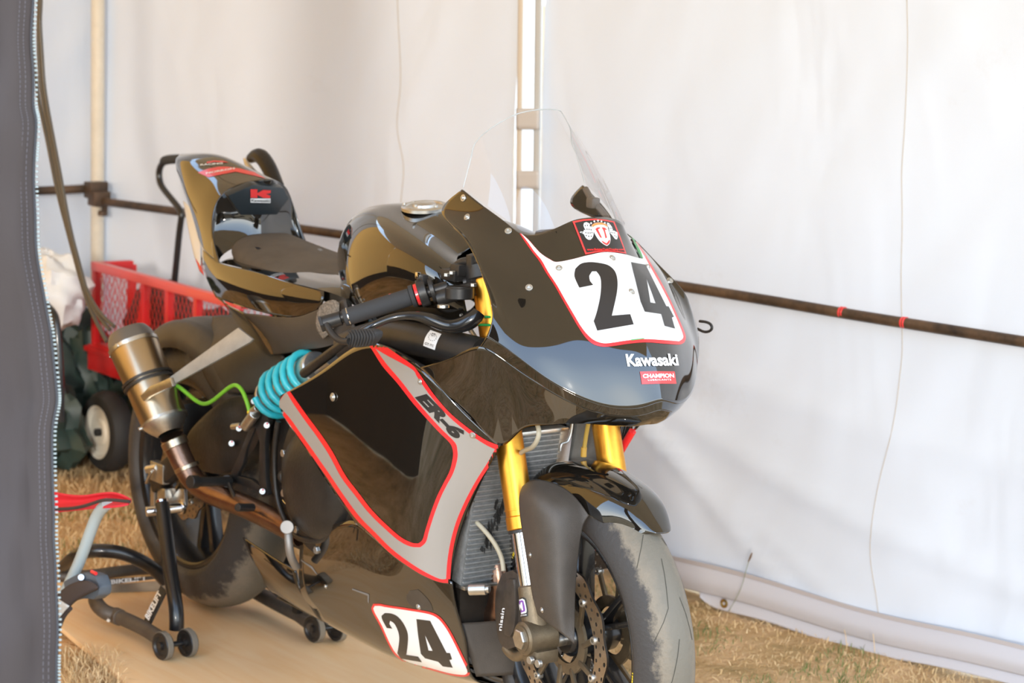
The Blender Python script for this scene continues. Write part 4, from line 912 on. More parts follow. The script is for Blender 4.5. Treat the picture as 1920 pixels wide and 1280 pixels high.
mk('header_pipe', tube([Vector((.48, .06, .40)), Vector((.50, .06, .33)), Vector((.44, .05, .25)), Vector((.3, .05, .20))], .019, 14), PIPE, bike)
# ---- engine block, clutch cover, frame plates
mk('engine_block', join([box(Vector((.10, 0, .46)), (.50, .28, .36), None, .03), box(Vector((-.15, 0, .45)), (.22, .24, .26), None, .03), box(Vector((.28, 0, .68)), (.36, .30, .12), None, .03)]), CASE, bike, 'black engine casing')
cco = P(588,905,y=-.185)
clu = mk('clutch_cover', join([lathe(cco+Vector((0, .06, 0)), (0, -1, 0), [(0, .155), (.035, .155), (.045, .150), (.05, .12), (.062, .112), (.075, .10), (.083, .07), (.086, .03), (.086, 0)], 48)]), CASE, bike, 'domed black clutch cover')
for a in (2.2, 2.9, 3.5, 4.1, 4.7): 
    c = cco+Vector((.14*math.cos(a), -.0, .14*math.sin(a)-.0)); mk('cover_bolt', cyl(c+Vector((0, .02, 0)), c+Vector((0, .008, 0)), .008, 6), SCREW, clu)
mk('oil_cap', cyl(P(533,893,y=-.165), P(537,894,y=-.182), .014, 20), BLACKM, clu); mk('oil_cap_bolt', cyl(P(535,893,y=-.178), P(537,893,y=-.188), .008, 12), SCREW, clu)
mk('case_rim', tube([P(522,790,y=-.17), P(515,850,y=-.17), P(518,920,y=-.17), P(530,965,y=-.17), P(550,1000,y=-.17), P(575,1012,y=-.175), P(606,1010,y=-.18), P(625,985,y=-.185)], .006, 10), CASE, bike)
mk('safety_wire', tube([P(530,937,y=-.19), P(540,945,y=-.19), P(550,938,y=-.19), P(538,948,y=-.19)], .0012, 6), CHR, bike)
hp = mk('heel_plate', join([plate([P(x, y, y=-.150) for x, y in [(474,748),(488,745),(492,765),(505,790),(500,800),(496,830),(498,900),(502,928),(490,932),(484,900),(486,830),(478,800),(462,840),(455,870),(440,900),(428,895),(446,855),(462,815),(470,790)]], .012, .003, n=(0, 1, 0)), plate([P(x, y, y=-.148) for x, y in [(440,890),(470,898),(492,915),(490,926),(460,912),(436,904)]], .012, .003, n=(0, 1, 0))]), BLACKM, bike, 'black rearset bracket')
for x, y in ((476,752),(500,797),(448,803),(434,831),(492,921)):
    b_ = mk('bracket_bolt', cyl(P(x, y, y=-.148), P(x, y, y=-.160), .0065, 12), SCREW, hp); mk('red_dot', cyl(P(x+1, y-3, y=-.1602), P(x+1, y-3, y=-.1612), .002, 8), RED, hp)
mk('foot_peg', join([cyl(P(432,902,y=-.165), P(370,903,y=-.25), .0105, 16), cyl(P(370,903,y=-.25), P(356,903,y=-.27), .014, 16), cyl(P(432,902,y=-.15), P(425,902,y=-.17), .014, 12)]), BLACKM, bike, 'short black foot peg')
bpd = mk('brake_pedal', tube([P(428,905,y=-.175), P(446,945,y=-.18), P(460,951,y=-.20)], .0045, 8, smooth=False), BLACKM, bike, 'black brake pedal'); mk('pedal_tip', cyl(P(445,951,y=-.235), P(474,951,y=-.19), .0085, 14), BLACKM, bpd)
bm_ = mk('master_cylinder', join([cyl(P(460,800,y=-.165), P(478,775,y=-.165), .012), cyl(P(474,772,y=-.165), P(484,764,y=-.165), .009), cyl(P(452,798,y=-.155), P(436,800,y=-.16), .007)]), ALU, bike)
gh = mk('green_hose', tube([P(322,732,y=-.19), P(328,722,y=-.19), P(348,735,y=-.18), P(375,755,y=-.17), P(400,750,y=-.17), P(430,726,y=-.165), P(448,725,y=-.165), P(460,745,y=-.165), P(469,775,y=-.165)], .0045, 12), LIME, bike, 'bright green hose')
mk('hose_ferrule', cyl(P(468,770,y=-.165), P(471,785,y=-.165), .006), YEL, gh)
# swing arm
SWv = [P(x, y, y=-.145) for x, y in smooth([(346,838),(350,812),(372,785),(410,752),(440,742),(478,745),(490,765),(485,820),(470,850),(440,880),(405,890),(372,882),(352,862)], 3)]
sw = mk('swing_arm', join([plate(SWv, .05, .012, n=(0, 1, 0)), bar(P(355,850,y=-.125), P(292,905,y=-.125), .035, .05, .008), bar(Vector((-.25, .12, .46)), RA+Vector((0, .12, 0)), .03, .05, .008), box(P(420,800,y=-.02), (.05, .24, .14), None, .02)]), CASE, bike, 'matte black swing arm')
mk('axle_adjuster', join([box(P(300,885,y=-.135), (.06, .02, .045), None, .003), cyl(P(276,880,y=-.15), P(296,876,y=-.14), .009), bar(P(284,884,y=-.152), P(274,906,y=-.152), .006, .006), box(P(290,925,y=-.13), (.018, .014, .09), None, .003), box(P(312,932,y=-.12), (.04, .03, .05), None, .006)]), ALU, bike, 'silver chain adjuster')
mk('axle_plate', plate([P(x, y, y=-.115) for x, y in [(335,915),(345,918),(347,950),(340,962),(328,962),(318,940)]], .008, .002, n=(0, 1, 0)), ALU, bike)
mk('stand_bobbin', join([cyl(P(274,959,y=-.19), P(340,951,y=-.115), .0115, 20), cyl(P(338,950,y=-.118), P(344,949,y=-.110), .017, 20)]), CHR, bike, 'chromed stand bobbin')
mk('axle', cyl(RA-Vector((0, .13, 0)), RA+Vector((0, .13, 0)), .013), ALU, bike)
mk('axle', cyl(FA+FN*.12, FA-FN*.12, .012), ALU, bike)
# hugger
def arcband(c, r, a0, a1, w0, w1, n=24, m_=8, bulge=.02):
    rows = []
    for i in range(n+1):
        t = i/n; a = math.radians(a0+(a1-a0)*t); ww = w0+(w1-w0)*t; row = []
        for j in range(m_+1):
            s = -1+2*j/m_; rr = r+bulge*(1-s*s)-(.045 if abs(s) == 1 else 0); row.append(Vector((c.x+rr*math.cos(a), s*ww, c.z+rr*math.sin(a))))
        rows.append(row)
    return rows
hg_ = patch(arcband(RA, .335, 150, 35, .085, .10), 2); mk('rear_hugger', hg_, HUG, bike, 'dusty dark rear hugger', solid=.003, ang=60)
hx = patch([[(398,592,-.02),(440,592,-.03),(480,612,-.05),(505,640,-.06)],[(390,625,-.05),(430,630,-.07),(480,640,-.075),(530,665,-.07)],[(370,665,-.075),(420,675,-.09),(480,680,-.085),(525,685,-.07)],[(400,735,-.08),(440,738,-.09),(480,735,-.085),(510,730,-.07)]], 8)
mk('hugger_front', join([hx, mirror(hx)]), HUG, bike, 'dusty inner mudguard', solid=.003)
# shock
s0, s1 = P(514,742,y=-.135), P(588,694,y=-.135)
sa = (s1-s0).normalized(); _, sb, sc_ = frame(sa); NT = 5.2; pts = []
for i in range(int(NT*18)+1):
    t = i/(NT*18); a = t*NT*2*math.pi; pts.append(s0+sa*(t*(s1-s0).length*.95)+(sb*math.cos(a)+sc_*math.sin(a))*.0455)
shk = mk('shock_spring', tube(pts, .0076, 10, smooth=False), SPRING, bike, 'turquoise coil spring')
mk('shock_body', join([cyl(s0-sa*.02, s0+sa*.14, .022), cyl(s1-sa*.03, s1+sa*.02, .036), cyl(s1+sa*.02, s1+sa*.08, .018), cyl(s0-sa*.012, s0-sa*.004, .040)]), ALU, shk)
# ---- exhaust
pp_ = [P(566,1003,y=-.15), P(545,992,y=-.155), P(500,968,y=-.16), P(450,945,y=-.165), P(405,928,y=-.175), P(368,905,y=-.19), P(345,870,y=-.205), P(328,832,y=-.215), P(322,818,y=-.22)]
ep = mk('exhaust_pipe', tube(pp_, [.024, .024, .0245, .0245, .0245, .025, .0255, .026, .026], 24), PIPE, bike, 'heat coloured exhaust pipe')
mk('pipe_joint', join([cyl(P(331,838,y=-.213), P(325,824,y=-.217), .0295, 24), cyl(P(352,880,y=-.2), P(349,873,y=-.202), .028, 24)]), TITAN, ep)
e0, e1_ = P(318,812,y=-.222), P(244,632,y=-.25); ea = (e1_-e0).normalized(); _, eb, ec = frame(ea); LE = (e1_-e0).length
def hexsec(t, s):
    out = []
    for k in range(24):
        a = 2*math.pi*k/24; hexr = 1/max(abs(math.cos((a+math.pi/6) % (math.pi/3)-math.pi/6)), .5); r = s*(.86*1+.14*hexr); out.append(tuple(e0+ea*t+eb*(math.cos(a)*r)+ec*(math.sin(a)*r*.92)))
    return out
def hexloft(secs):
    V = []; Fc = []
    for t, s in secs: V += hexsec(t, s)
    for i in range(len(secs)-1):
        for k in range(24): Fc.append((i*24+k, i*24+(k+1) % 24, (i+1)*24+(k+1) % 24, (i+1)*24+k))
    return orient((V, Fc))
muf = mk('muffler', hexloft([(LE*.13, .052), (LE*.15, .0525), (LE*.90, .056), (LE*.92, .055)]), TITAN, bike, 'bronze coloured titanium muffler', ang=25)
mk('muffler_cone', hexloft([(0, .027), (LE*.01, .030), (LE*.07, .043), (LE*.13, .053), (LE*.14, .0535)]), ALU, muf, ang=30)
mk('muffler_band', hexloft([(LE*.12, .0532), (LE*.12, .0545), (LE*.145, .0545), (LE*.145, .0532)]), ALU, muf); mk('muffler_band', hexloft([(LE*.89, .0555), (LE*.89, .058), (LE*.925, .058), (LE*.925, .0555)]), ALU, muf)
tip = hexloft([(LE*.92, .0555), (LE*1.0, .052), (LE*1.06, .044), (LE*1.07, .036), (LE*1.0, .030), (LE*.98, 0)])
mk('muffler_end_cap', tip, mat('carbon grey end cap', (.16, .15, .14), .35, .5), muf, ang=30)
for t_, a_ in ((.91, 1.2), (.91, 2.2), (.91, 3.4), (.13, 1.4), (.13, 2.6), (.13, .4)):
    c = e0+ea*(LE*t_); best = max(range(24), key=lambda k: 0); 
    dr = (eb*math.cos(a_)+ec*math.sin(a_)*.92); mk('rivet', cyl(c+dr*.05, c+dr*.0605, .004, 10), SCREW, muf)
mk('muffler_strap', join([hexloft([(LE*.50, .054), (LE*.50, .0590), (LE*.525, .0590), (LE*.525, .054)]), hexloft([(LE*.54, .054), (LE*.54, .0590), (LE*.565, .0590), (LE*.565, .054)])]), BLACKM, bike)
mk('strap_lug', plate([P(x, y, y=-.282) for x, y in [(262,742),(280,724),(300,716),(318,708),(323,724),(300,734),(278,744),(268,752)]], .01, .002), ALU, bike)
stt = mk('muffler_strut', plate([P(308,716,y=-.205), P(320,706,y=-.203), P(446,614,y=-.145), P(474,636,y=-.142), P(468,642,y=-.142), P(322,722,y=-.203)], .006, .001), PLATEM, bike, 'flat grey alloy muffler strut')
mk('strut_bolt', cyl(P(313,714,y=-.213), P(314,714,y=-.205), .007, 12), SCREW, stt); mk('red_dot', cyl(P(316,716,y=-.2135), P(316,716,y=-.2125), .003, 8), RED, stt)
mk('pan_bracket', join([tube([P(540,990,y=-.205), P(541,1010,y=-.21), P(545,1040,y=-.205), P(555,1062,y=-.18)], .0085, 10), cyl(P(540,988,y=-.195), P(538,988,y=-.215), .014, 18)]), mat('dull bracket', (.30, .28, .26), .5, .6), bike, 'curved silver bracket')
# ---- bars and controls
b0, b1 = P(600,600,y=-.335), P(880,520,y=-.12)
g0_, g1_ = P(645,596,y=-.315), P(770,556,y=-.215)
mk('handlebar', join([cyl(P(622,600,y=-.33), P(840,537,y=-.155), .011)]), BLACKM, bike)
gr = mk('hand_grip', join([cyl(g0_, g1_, .0165, 24), cyl(g1_, g1_+(g1_-g0_).normalized()*.008, .021, 24)]), RUB, bike, 'dark ribbed throttle grip')
BG = bvh([cyl(g0_, g1_, .0165, 24)])
text('grip_lettering', 'domino', [(695,563),(734,551),(733,545),(694,556)], RED, BG, gr, .01, .0006, cell=4)
gd = (g1_-g0_).normalized()
mk('grip_collar', cyl(g1_+gd*.010, g1_+gd*.016, .0205, 24), RED, bike); mk('throttle_housing', join([cyl(g1_+gd*.016, g1_+gd*.032, .026, 24), cyl(g1_+gd*.038, g1_+gd*.046, .024, 24), box(g1_+gd*.022+Vector((0, 0, .026)), (.02, .014, .018), None, .003)]), BLACKM, bike)
mk('housing_clip', box(g1_+gd*.020+Vector((.0, -.008, .034)), (.008, .008, .012), None, .001), CHR, bike)
mk('bar_end', join([cyl(P(605,606,y=-.345), P(640,596,y=-.318), .0135, 20), cyl(P(600,608,y=-.35), P(606,606,y=-.345), .016, 6)]), BLACKM, bike)
mk('grip_ring', cyl(g0_+gd*.008, g0_+gd*.010, .0172, 24), CHR, bike)
lg_ = mk('lever_guard', tube([P(612,608,y=-.345), P(622,625,y=-.345), P(638,638,y=-.342), P(655,640,y=-.34)], .0065, 10), BLACKM, bike)
pdv = [P(x, y, y=-.338) for x, y in smooth([(648,630),(658,618),(690,616),(703,622),(702,632),(690,648),(665,652),(650,642)], 2)]
pd = mk('guard_pad', plate(pdv, .018, .003, n=(0, 1, 0)), RUB, bike, 'ribbed black rubber guard pad')
for k in range(9):
    x = 652+k*5.5; mk('pad_rib', tube([P(x, 618+ (2 if k < 2 else 0), y=-.3395), P(x+6, 632, y=-.3395), P(x+2, 648-(k-4)*.6, y=-.3395)], .0012, 6), BLACKM, pd)
lev = mk('brake_lever', tube([P(897,585,y=-.15), P(880,602,y=-.165), P(845,611,y=-.19), P(810,600,y=-.215), P(775,592,y=-.24), P(735,596,y=-.27), P(700,610,y=-.30), P(668,627,y=-.32)], [.014, .016, .013, .012, .0085, .0075, .0072, .0075], 14), mat('gloss black lever', (.015, .014, .014), .2, 0, .6), bike, 'long curved black brake lever')
mk('lever_screw', cyl(P(831,577,y=-.215), P(831,571,y=-.215), .011, 20), ALU, lev)
mc = mk('brake_reservoir', join([cyl(P(862,560,y=-.16), P(862,538,y=-.16), .027, 28), cyl(P(862,540,y=-.16), P(862,536,y=-.16), .024, 28), cyl(P(820,560,y=-.18), P(890,540,y=-.13), .014), box(P(850,515,y=-.14), (.05, .03, .02), None, .004), cyl(P(858,508,y=-.13), P(900,500,y=-.10), .012), cyl(P(868,530,y=-.13), P(893,524,y=-.11), .012)]), BLACKM, bike)
for x, y in ((838,515),(848,511),(888,534)): mk('reservoir_screw', cyl(P(x, y+3, y=-.165), P(x, y-3, y=-.165), .006, 6), SCREW, mc)
mk('control_block', join([cyl(P(826,519,y=-.15), P(840,516,y=-.14), .01, 12), box(P(872,505,y=-.125), (.03, .05, .022), None, .005), tube([P(850,505,y=-.13), P(865,492,y=-.13), P(885,489,y=-.125), P(905,490,y=-.12)], .008, 10)]), BLACKM, bike)
mk('brake_line', tube([P(880,545,y=-.13), P(900,543,y=-.12), P(916,550,y=-.11)], .004, 8), BLACKM, bike)
for y_ in (593, 608): mk('green_cable_tie', cyl(P(868,y_,y=-.128), P(918,y_+1,y=-.128), .0024, 10), TIE, bike)
mk('throttle_cable', tube([P(793,590,y=-.17), P(805,606,y=-.165), P(830,613,y=-.16), P(870,610,y=-.155)], .004, 10), BLACKM, bike)
mk('steel_cable', tube([P(864,590,y=-.135), P(882,620,y=-.135), P(897,655,y=-.135)], .0035, 8), ALU, bike); mk('steel_cable', tube([P(872,600,y=-.14), P(892,632,y=-.14), P(905,648,y=-.14)], .0035, 8), ALU, bike)
fr1 = mk('frame_tube', tube([P(650,650,y=-.165), P(720,630,y=-.165), P(800,640,y=-.165), P(905,665,y=-.15)], .031, 24), BLACKM, bike, 'thick black frame tube')
mk('frame_tube', tube([P(900,670,y=.13), P(700,640,y=.14)], .028, 20), BLACKM, bike)
mk('frame_rail', tube([P(690,650,y=-.20), P(730,662,y=-.20), P(790,695,y=-.21)], .012, 12), BLACKM, bike); mk('frame_rail', tube([P(655,638,y=-.19), P(620,662,y=-.19), P(570,700,y=-.18)], .010, 12), CASE, bike)
BFR = bvh([tube([P(650,650,y=-.165), P(720,630,y=-.165), P(800,640,y=-.165), P(905,665,y=-.15)], .031, 24)])
G7 = lambda p: z2(p, 780, 610, 25.6)
decal('approval_sticker', [G7([(700,230),(960,320),(1230,420),(1080,680),(980,930),(920,1175),(640,1080),(355,965),(440,620),(560,400)])], WHITE, BFR, fr1, .0008, cell=5, sm=False)
text('sticker_lettering', 'GT-TC', G7([(430,900),(860,1040),(890,940),(470,790)]), INK, BFR, fr1, .02, .0014, cell=5)
for a_ in range(12):
    t = a_*math.pi/6; cx_, cy_ = 815+190*math.cos(t), 570+170*math.sin(t); decal('seal_mark', [G7([(cx_-22,cy_-18),(cx_+22,cy_-10),(cx_+12,cy_+20),(cx_-22,cy_+10)])], INK, BFR, fr1, .0013, cell=5, sm=False)
text('sticker_lettering', 'GT', G7([(735,520),(930,560),(960,430),(770,390)]), INK, BFR, fr1, .02, .0014, cell=5)
# far side lever guard, instrument unit behind the screen
mk('lever_guard', tube([P(1312,602,y=.33), P(1330,606,y=.33), P(1334,617,y=.33), P(1322,622,y=.33), P(1308,616,y=.33)], .0028, 8), BLACKM, bike)
mk('instrument_stay', join([tube([P(1098,354,y=.13), P(1112,378,y=.12), P(1128,395,y=.12), P(1150,425,y=.12)], .006, 8), box(P(1112,380,y=.115), (.02, .02, .02), None, .004), box(P(1060,455,y=0), (.04, .12, .05), None, .01)]), mat('brown grey stay', (.10, .08, .065), .5), bike)

# ================================================================== PADDOCK STAND
ps = thing('paddock_stand', 'black tubular paddock stand with small wheels holding up the rear of the motorcycle', 'stand', (-.5, -.1, 0))
wn = Z(306, 1210, .030); wn2 = Z(352, 1204, .030); wf = Z(590, 1178, .030); wf2 = Z(632, 1176, .030)
axd = (wf-wn).normalized()
mk('upright_tube', tube([P(304,944,y=-.165), P(311,1000,y=-.178), P(321,1080,y=-.20), P(330,1140,y=-.212), Z(331,1180,.034)], .0165, 16), STAND, ps, 'black upright tube')
mk('upright_cap', cyl(P(304,942,y=-.165), P(303,936,y=-.165), .014), CHR, ps)
mk('lower_tube', tube([Z(312,1205,.032), Z(270,1178,.034), Z(222,1156,.036), Z(196,1146,.045), Z(180,1128,.055), Z(183,1110,.07), Z(196,1090,.085)], .0165, 16), DUSTY, ps, 'dust brown lower tube')
mk('hoop_tube', tube([Z(120,1062,.10), Z(150,1038,.15), Z(185,1032,.165), Z(225,1036,.16), Z(262,1050,.14), Z(290,1068,.11), Z(310,1088,.08)], .0155, 16), STAND, ps, 'curved black handle tube')
mk('cross_tube', tube([Z(110,1080,.075), Z(180,1077,.075), Z(290,1066,.075), Z(420,1085,.055), Z(520,1128,.036), wf], .0135, 16), DUSTY, ps, 'long rear cross tube')
mk('far_lower_tube', tube([Z(480,1110,.036), Z(540,1142,.034), Z(605,1172,.034)], .0165, 16), DUSTY, ps)
mk('far_upright_tube', tube([P(520,960,y=.14), Z(560,1142,.06)], .0155, 16), STAND, ps)
mk('tube_sleeve', cyl(Z(215,1153,.036), Z(226,1158,.036), .0185, 18), DUSTY, ps); mk('tube_bolt', cyl(Z(205,1160,.04), Z(203,1163,.04), .004, 8), SCREW, ps)
# flat lettered braces
def lett(quad, s, o):
    bt_ = bvh([([tuple(v) for v in quad], [(0, 1, 2, 3)])]); return bt_
b1v = [Z(266,1170,.035), Z(278,1176,.035), Z(312,1107,.10), Z(301,1096,.10)]
s1 = mk('brace_strip', plate(b1v, .004, .0008), BLACKM, ps, 'flat black brace with white lettering')
B1 = bvh([([tuple(v) for v in b1v], [(0, 1, 2, 3)])])
text('brace_lettering', 'BIKELIFT', [(274,1164),(303,1117),(303,1108),(272,1153)][::1] if 0 else [(282,1166),(306,1115),(299,1109),(274,1157)], WHITE, B1, s1, .04, .005, cell=6)
b2v = [Z(190,1098,.06), Z(300,1084,.06), Z(310,1078,.07), Z(190,1086,.07)]
s2 = mk('brace_strip', plate(b2v, .004, .0008), DUSTY, ps); B2 = bvh([([tuple(v) for v in b2v], [(0, 1, 2, 3)])])
text('brace_lettering', 'BIKELIFT', [(206,1095),(274,1087),(274,1080),(206,1087)], WHITE, B2, s2, .04, .006, cell=6)
TREADB = mat('dusty wheel tread', (.20, .17, .13), .8)
wdir = Vector((.10, -1, 0)).normalized()
for c in (wn, wn2, wf, wf2):
    w_ = mk('stand_wheel', lathe(c-wdir*.009, wdir, [(0, .008), (0, .024), (.0, .0285), (.002, .030), (.016, .030), (.018, .0285), (.018, .023), (.014, .020), (.014, .009), (.020, .008), (.020, 0)], 28), mat('black hard plastic', (.02, .017, .015), .4) if 'black hard plastic' not in bpy.data.materials else bpy.data.materials['black hard plastic'], ps)
    mk('wheel_tread', lathe(c-wdir*.007, wdir, [(0, .0298), (.001, .0312), (.013, .0312), (.014, .0298)], 28), TREADB, w_)
mk('wheel_axle', cyl(wn+wdir*.01, wn2-wdir*.01, .006), STAND, ps); mk('wheel_axle', cyl(wf+wdir*.01, wf2-wdir*.01, .006), STAND, ps)
kb = mk('plastic_edge_strip', plate([Z(150,1112,.0), Z(150,1100,.02), Z(312,1088,.02), Z(320,1108,.0)], .012, .002), mat('grey brown timber', (.26, .20, .14), .8, var=.2, vs=12))
tag(kb, 'grey brown batten lying along the far edge of the plywood sheet', 'batten')

# ================================================================== RED MESH CART
cart = thing('garden_cart', 'red garden cart with expanded mesh sides and cream wheels behind the muffler', 'cart', (-2.0, .55, 0))
x0, x1, y0, y1, zb, zf, zt = -2.245, -1.43, .49, .70, .27, .345, .578; ye = .605
def cbar(a, b, w_=.022, mt_=REDP, nm='frame_bar'): return mk(nm, bar(a, b, w_, w_, .003), mt_, cart)
LT, LTb = P(184, 499, y=y0), P(258, 497, y=y1-.06)
for xx in (x0, x0+.30, x0+.44, x0+.60, x1):
    cbar(Vector((xx, y0, zf)), Vector((xx, y0, zt)))
for xx in (x0, x1): cbar(Vector((xx, ye, zf)), Vector((xx, ye, zt)))
cbar(Vector((x0-.012, y0, zt)), Vector((x1+.012, y0, zt)), .026, REDPW, 'top_rail')
cbar(Vector((x0, y0, zt)), Vector((x0, ye, zt)), .024, REDP, 'end_rail'); cbar(Vector((x1, y0, zt)), Vector((x1, ye, zt)), .024, REDP, 'end_rail')
cbar(Vector((x0, y0, zf)), Vector((x1, y0, zf)), .02); cbar(Vector((x0, y1, zf)), Vector((x1, y1, zf)), .02)
mk('tray', join([box(Vector(((x0+x1)/2, y0-.006, (zb+zf)/2)), (x1-x0+.06, .012, zf-zb)), box(Vector(((x0+x1)/2, y1, (zb+zf)/2)), (x1-x0+.06, .012, zf-zb)), box(Vector((x0-.02, (y0+y1)/2, (zb+zf)/2)), (.012, y1-y0, zf-zb)), box(Vector((x1+.02, (y0+y1)/2, (zb+zf)/2)), (.012, y1-y0, zf-zb)), box(Vector(((x0+x1)/2, (y0+y1)/2, zb+.01)), (x1-x0+.04, y1-y0, .012)), box(Vector(((x0+x1)/2, y0-.014, zf-.012)), (x1-x0+.07, .016, .016))]), REDP, cart, 'red sheet metal tray')
def meshp(a, u, v, nu, nv, r=.0010):
    """expanded metal: crossing strands joined as one part"""
    gs = []; W_, H_ = u.length, v.length; uu, vv = u/W_, v/H_; sp = W_/nu; sl = 1.9
    for s in (1, -1):
        k = -int(H_/sl/sp)-1
        while k*sp < W_+H_/sl:
            s0_ = k*sp; pa = [(s0_, 0), (s0_+H_/sl, H_)] if s > 0 else [(s0_+H_/sl, 0), (s0_, H_)]
            (xa, ya_), (xb, yb_) = pa
            def clip(xx): return (xx-xa)/(xb-xa)
            t0, t1 = sorted((clip(0), clip(W_))); t0 = max(0, t0); t1 = min(1, t1)
            if t1 > t0+.02:
                qa = a+uu*(xa+(xb-xa)*t0)+vv*(ya_+(yb_-ya_)*t0); qb = a+uu*(xa+(xb-xa)*t1)+vv*(ya_+(yb_-ya_)*t1)
                gs.append(tube([qa, qb], .0010, 4, smooth=False))
            k += 1
    return join(gs)
def pm(a, u, v, nu): 
    o = mk('mesh_panel', meshp(a, u, v, nu, 0), REDP, cart, kind='stuff', smooth=False); return o
pm(Vector((x0, y0, zf)), Vector((x1-x0, 0, 0)), Vector((0, 0, zt-zf)), 36)
pm(Vector((x0, y0, zf)), Vector((0, ye-y0, 0)), Vector((0, 0, zt-zf)), 6); pm(Vector((x1, y0, zf)), Vector((0, ye-y0, 0)), Vector((0, 0, zt-zf)), 6)
cbar(Vector((x0+.22, y0+.01, zf)), Vector((x0+.30, y0+.01, zt)), .018)
cwx = P(202, 787, y=.455)
for c in (Vector((cwx.x, .455, .117)), Vector((-1.52, .455, .117)), Vector((cwx.x, .74, .117)), Vector((-1.52, .74, .117))):
    w_ = mk('cart_wheel', lathe(c-Vector((0, .035, 0)), (0, 1, 0), [(.004, .075), (0, .085), (.004, .105), (.018, .116), (.035, .118), (.052, .116), (.066, .105), (.07, .085), (.066, .075)], 36), TYREB, cart, 'black rubber cart tyre')
    mk('wheel_disc', lathe(c-Vector((0, .034, 0)), (0, 1, 0), [(0, .078), (.002, .072), (.012, .066), (.012, .04), (.006, .034), (.006, .02), (.012, .018), (.012, 0)], 36), CREAM, w_, 'cream pressed wheel disc')
    mk('wheel_nut', cyl(c-Vector((0, .040, 0)), c-Vector((0, .022, 0)), .012, 6), TYREB, w_)
mk('axle_bar', join([bar(Vector((cwx.x, .46, .117)), Vector((cwx.x, .74, .117)), .02, .02), bar(Vector((cwx.x, .6, .117)), Vector((cwx.x, .6, .27)), .03, .03), bar(Vector((-1.52, .46, .117)), Vector((-1.52, .74, .117)), .02, .02), bar(Vector((-1.52, .6, .117)), Vector((-1.52, .6, .27)), .03, .03)]), STAND, cart)
hy = .60
mk('pull_handle', tube([P(324,560,y=hy), P(330,500,y=hy), P(337,430,y=hy), P(340,402,y=hy), P(330,383,y=hy), P(308,356,y=hy), P(299,336,y=hy), P(300,315,y=hy), P(312,301,y=hy), P(335,298,y=hy), P(372,297,y=hy)], .0095, 12), STAND, cart, 'long bent black pull handle')
mk('handle_grip', tube([P(308,304,y=hy), P(318,299,y=hy), P(372,297,y=hy)], .0135, 12), RUB, cart)
b_ = mk('soft_bag', blob((-2.03, .60, .42), (.17, .075, .125), .25, 3, 28, 2), DBAG); tag(b_, 'dark maroon soft bag lying in the left end of the red cart', 'bag')
b_ = mk('soft_bag', blob((-1.74, .60, .415), (.12, .075, .10), .25, 3, 28, 5), DBAG); tag(b_, 'dark rounded soft bag in the middle of the red cart, under the top rail', 'bag')

# heap of things at the left of the cart
t_ = mk('tarpaulin_heap', join([blob((-2.48, .34, .15), (.20, .22, .20), .4, 2.6, 44, 3), blob((-2.50, .44, .30), (.13, .14, .16), .45, 3, 36, 8), blob((-2.25, .33, .11), (.16, .10, .14), .4, 3, 36, 4), blob((-2.53, .22, .22), (.15, .16, .22), .4, 3, 36, 14), blob((-2.36, .58, .10), (.24, .09, .13), .4, 3, 40, 17), blob((-2.42, .52, .20), (.14, .08, .17), .45, 3, 36, 19)]), TARP)
tag(t_, 'crumpled dark green tarpaulin heaped on the grass beside the red cart', 'tarpaulin')
t_ = mk('white_bag', blob(P(92, 545, y=.30), (.12, .10, .105), .3, 2.5, 40, 6, False), WBAG); tag(t_, 'white translucent bag resting on top of the dark green heap', 'bag')
t_ = mk('cardboard_scrap', plate([P(140,556,y=.45), P(166,553,y=.47), P(168,568,y=.47), P(142,578,y=.45)], .03, .004), BROWN); tag(t_, 'small brown cardboard corner behind the dark green heap', 'cardboard')
fc_ = thing('folding_frame', 'black tubular folding frame standing just behind the zipped canvas edge', 'frame', P(108, 800, y=.05))
mk('frame_leg', tube([P(86,572,y=.05), P(100,588,y=.05), P(107,620,y=.05), P(112,700,y=.05), P(113,790,y=.05)], .011, 12), STAND, fc_)
mk('frame_leg', tube([P(84,590,y=.10), P(95,700,y=.10), P(100,800,y=.10)], .009, 12), STAND, fc_)

# camping chair corner
chh = thing('camping_chair', 'red folding camping chair with pale blue steel tube, half hidden by the canvas', 'chair', P(150, 1150, y=-.44))
cy = -.43
mk('seat_cloth', patch([[P(60,912,cy), P(110,926,cy), P(150,931,cy-.0), P(180,928,cy), P(215,926,cy), P(244,938,cy)], [P(60,950,cy+.02), P(110,942,cy+.015), P(150,941,cy+.01), P(180,936,cy+.01), P(215,934,cy+.01), P(243,940,cy+.005)], [P(60,965,cy-.03), P(110,957,cy-.03), P(150,953,cy-.03), P(180,950,cy-.03), P(215,948,cy-.03), P(241,943,cy-.01)]], 8), CHAIRR, chh, 'bright red cloth', solid=.004)
mk('cloth_binding', tube([P(100,954,cy-.035), P(140,952,cy-.035), P(175,943,cy-.035), P(200,937,cy-.035), P(243,940,cy-.02)], .0035, 8), CLOTHD, chh)
mk('steel_tube', tube([P(201,944,cy-.02), P(186,960,cy-.02), P(172,990,cy-.02), P(150,1050,cy-.02), P(122,1110,cy-.02)], .0125, 16), TUBEB, chh, 'pale blue bent steel tube')
mk('joint', plate([P(x, y, y=cy-.035) for x, y in smooth([(118,1090),(140,1078),(160,1073),(178,1080),(186,1100),(184,1116),(174,1124),(150,1122),(125,1128)], 2)], .03, .004), JOINT, chh)
mk('joint_screw', cyl(P(152,1082,cy-.045), P(152,1084,cy-.03), .007, 12), CHR, chh); mk('red_joint_tip', cyl(P(172,1071,cy-.03), P(180,1075,cy-.03), .004, 8), RED, chh)
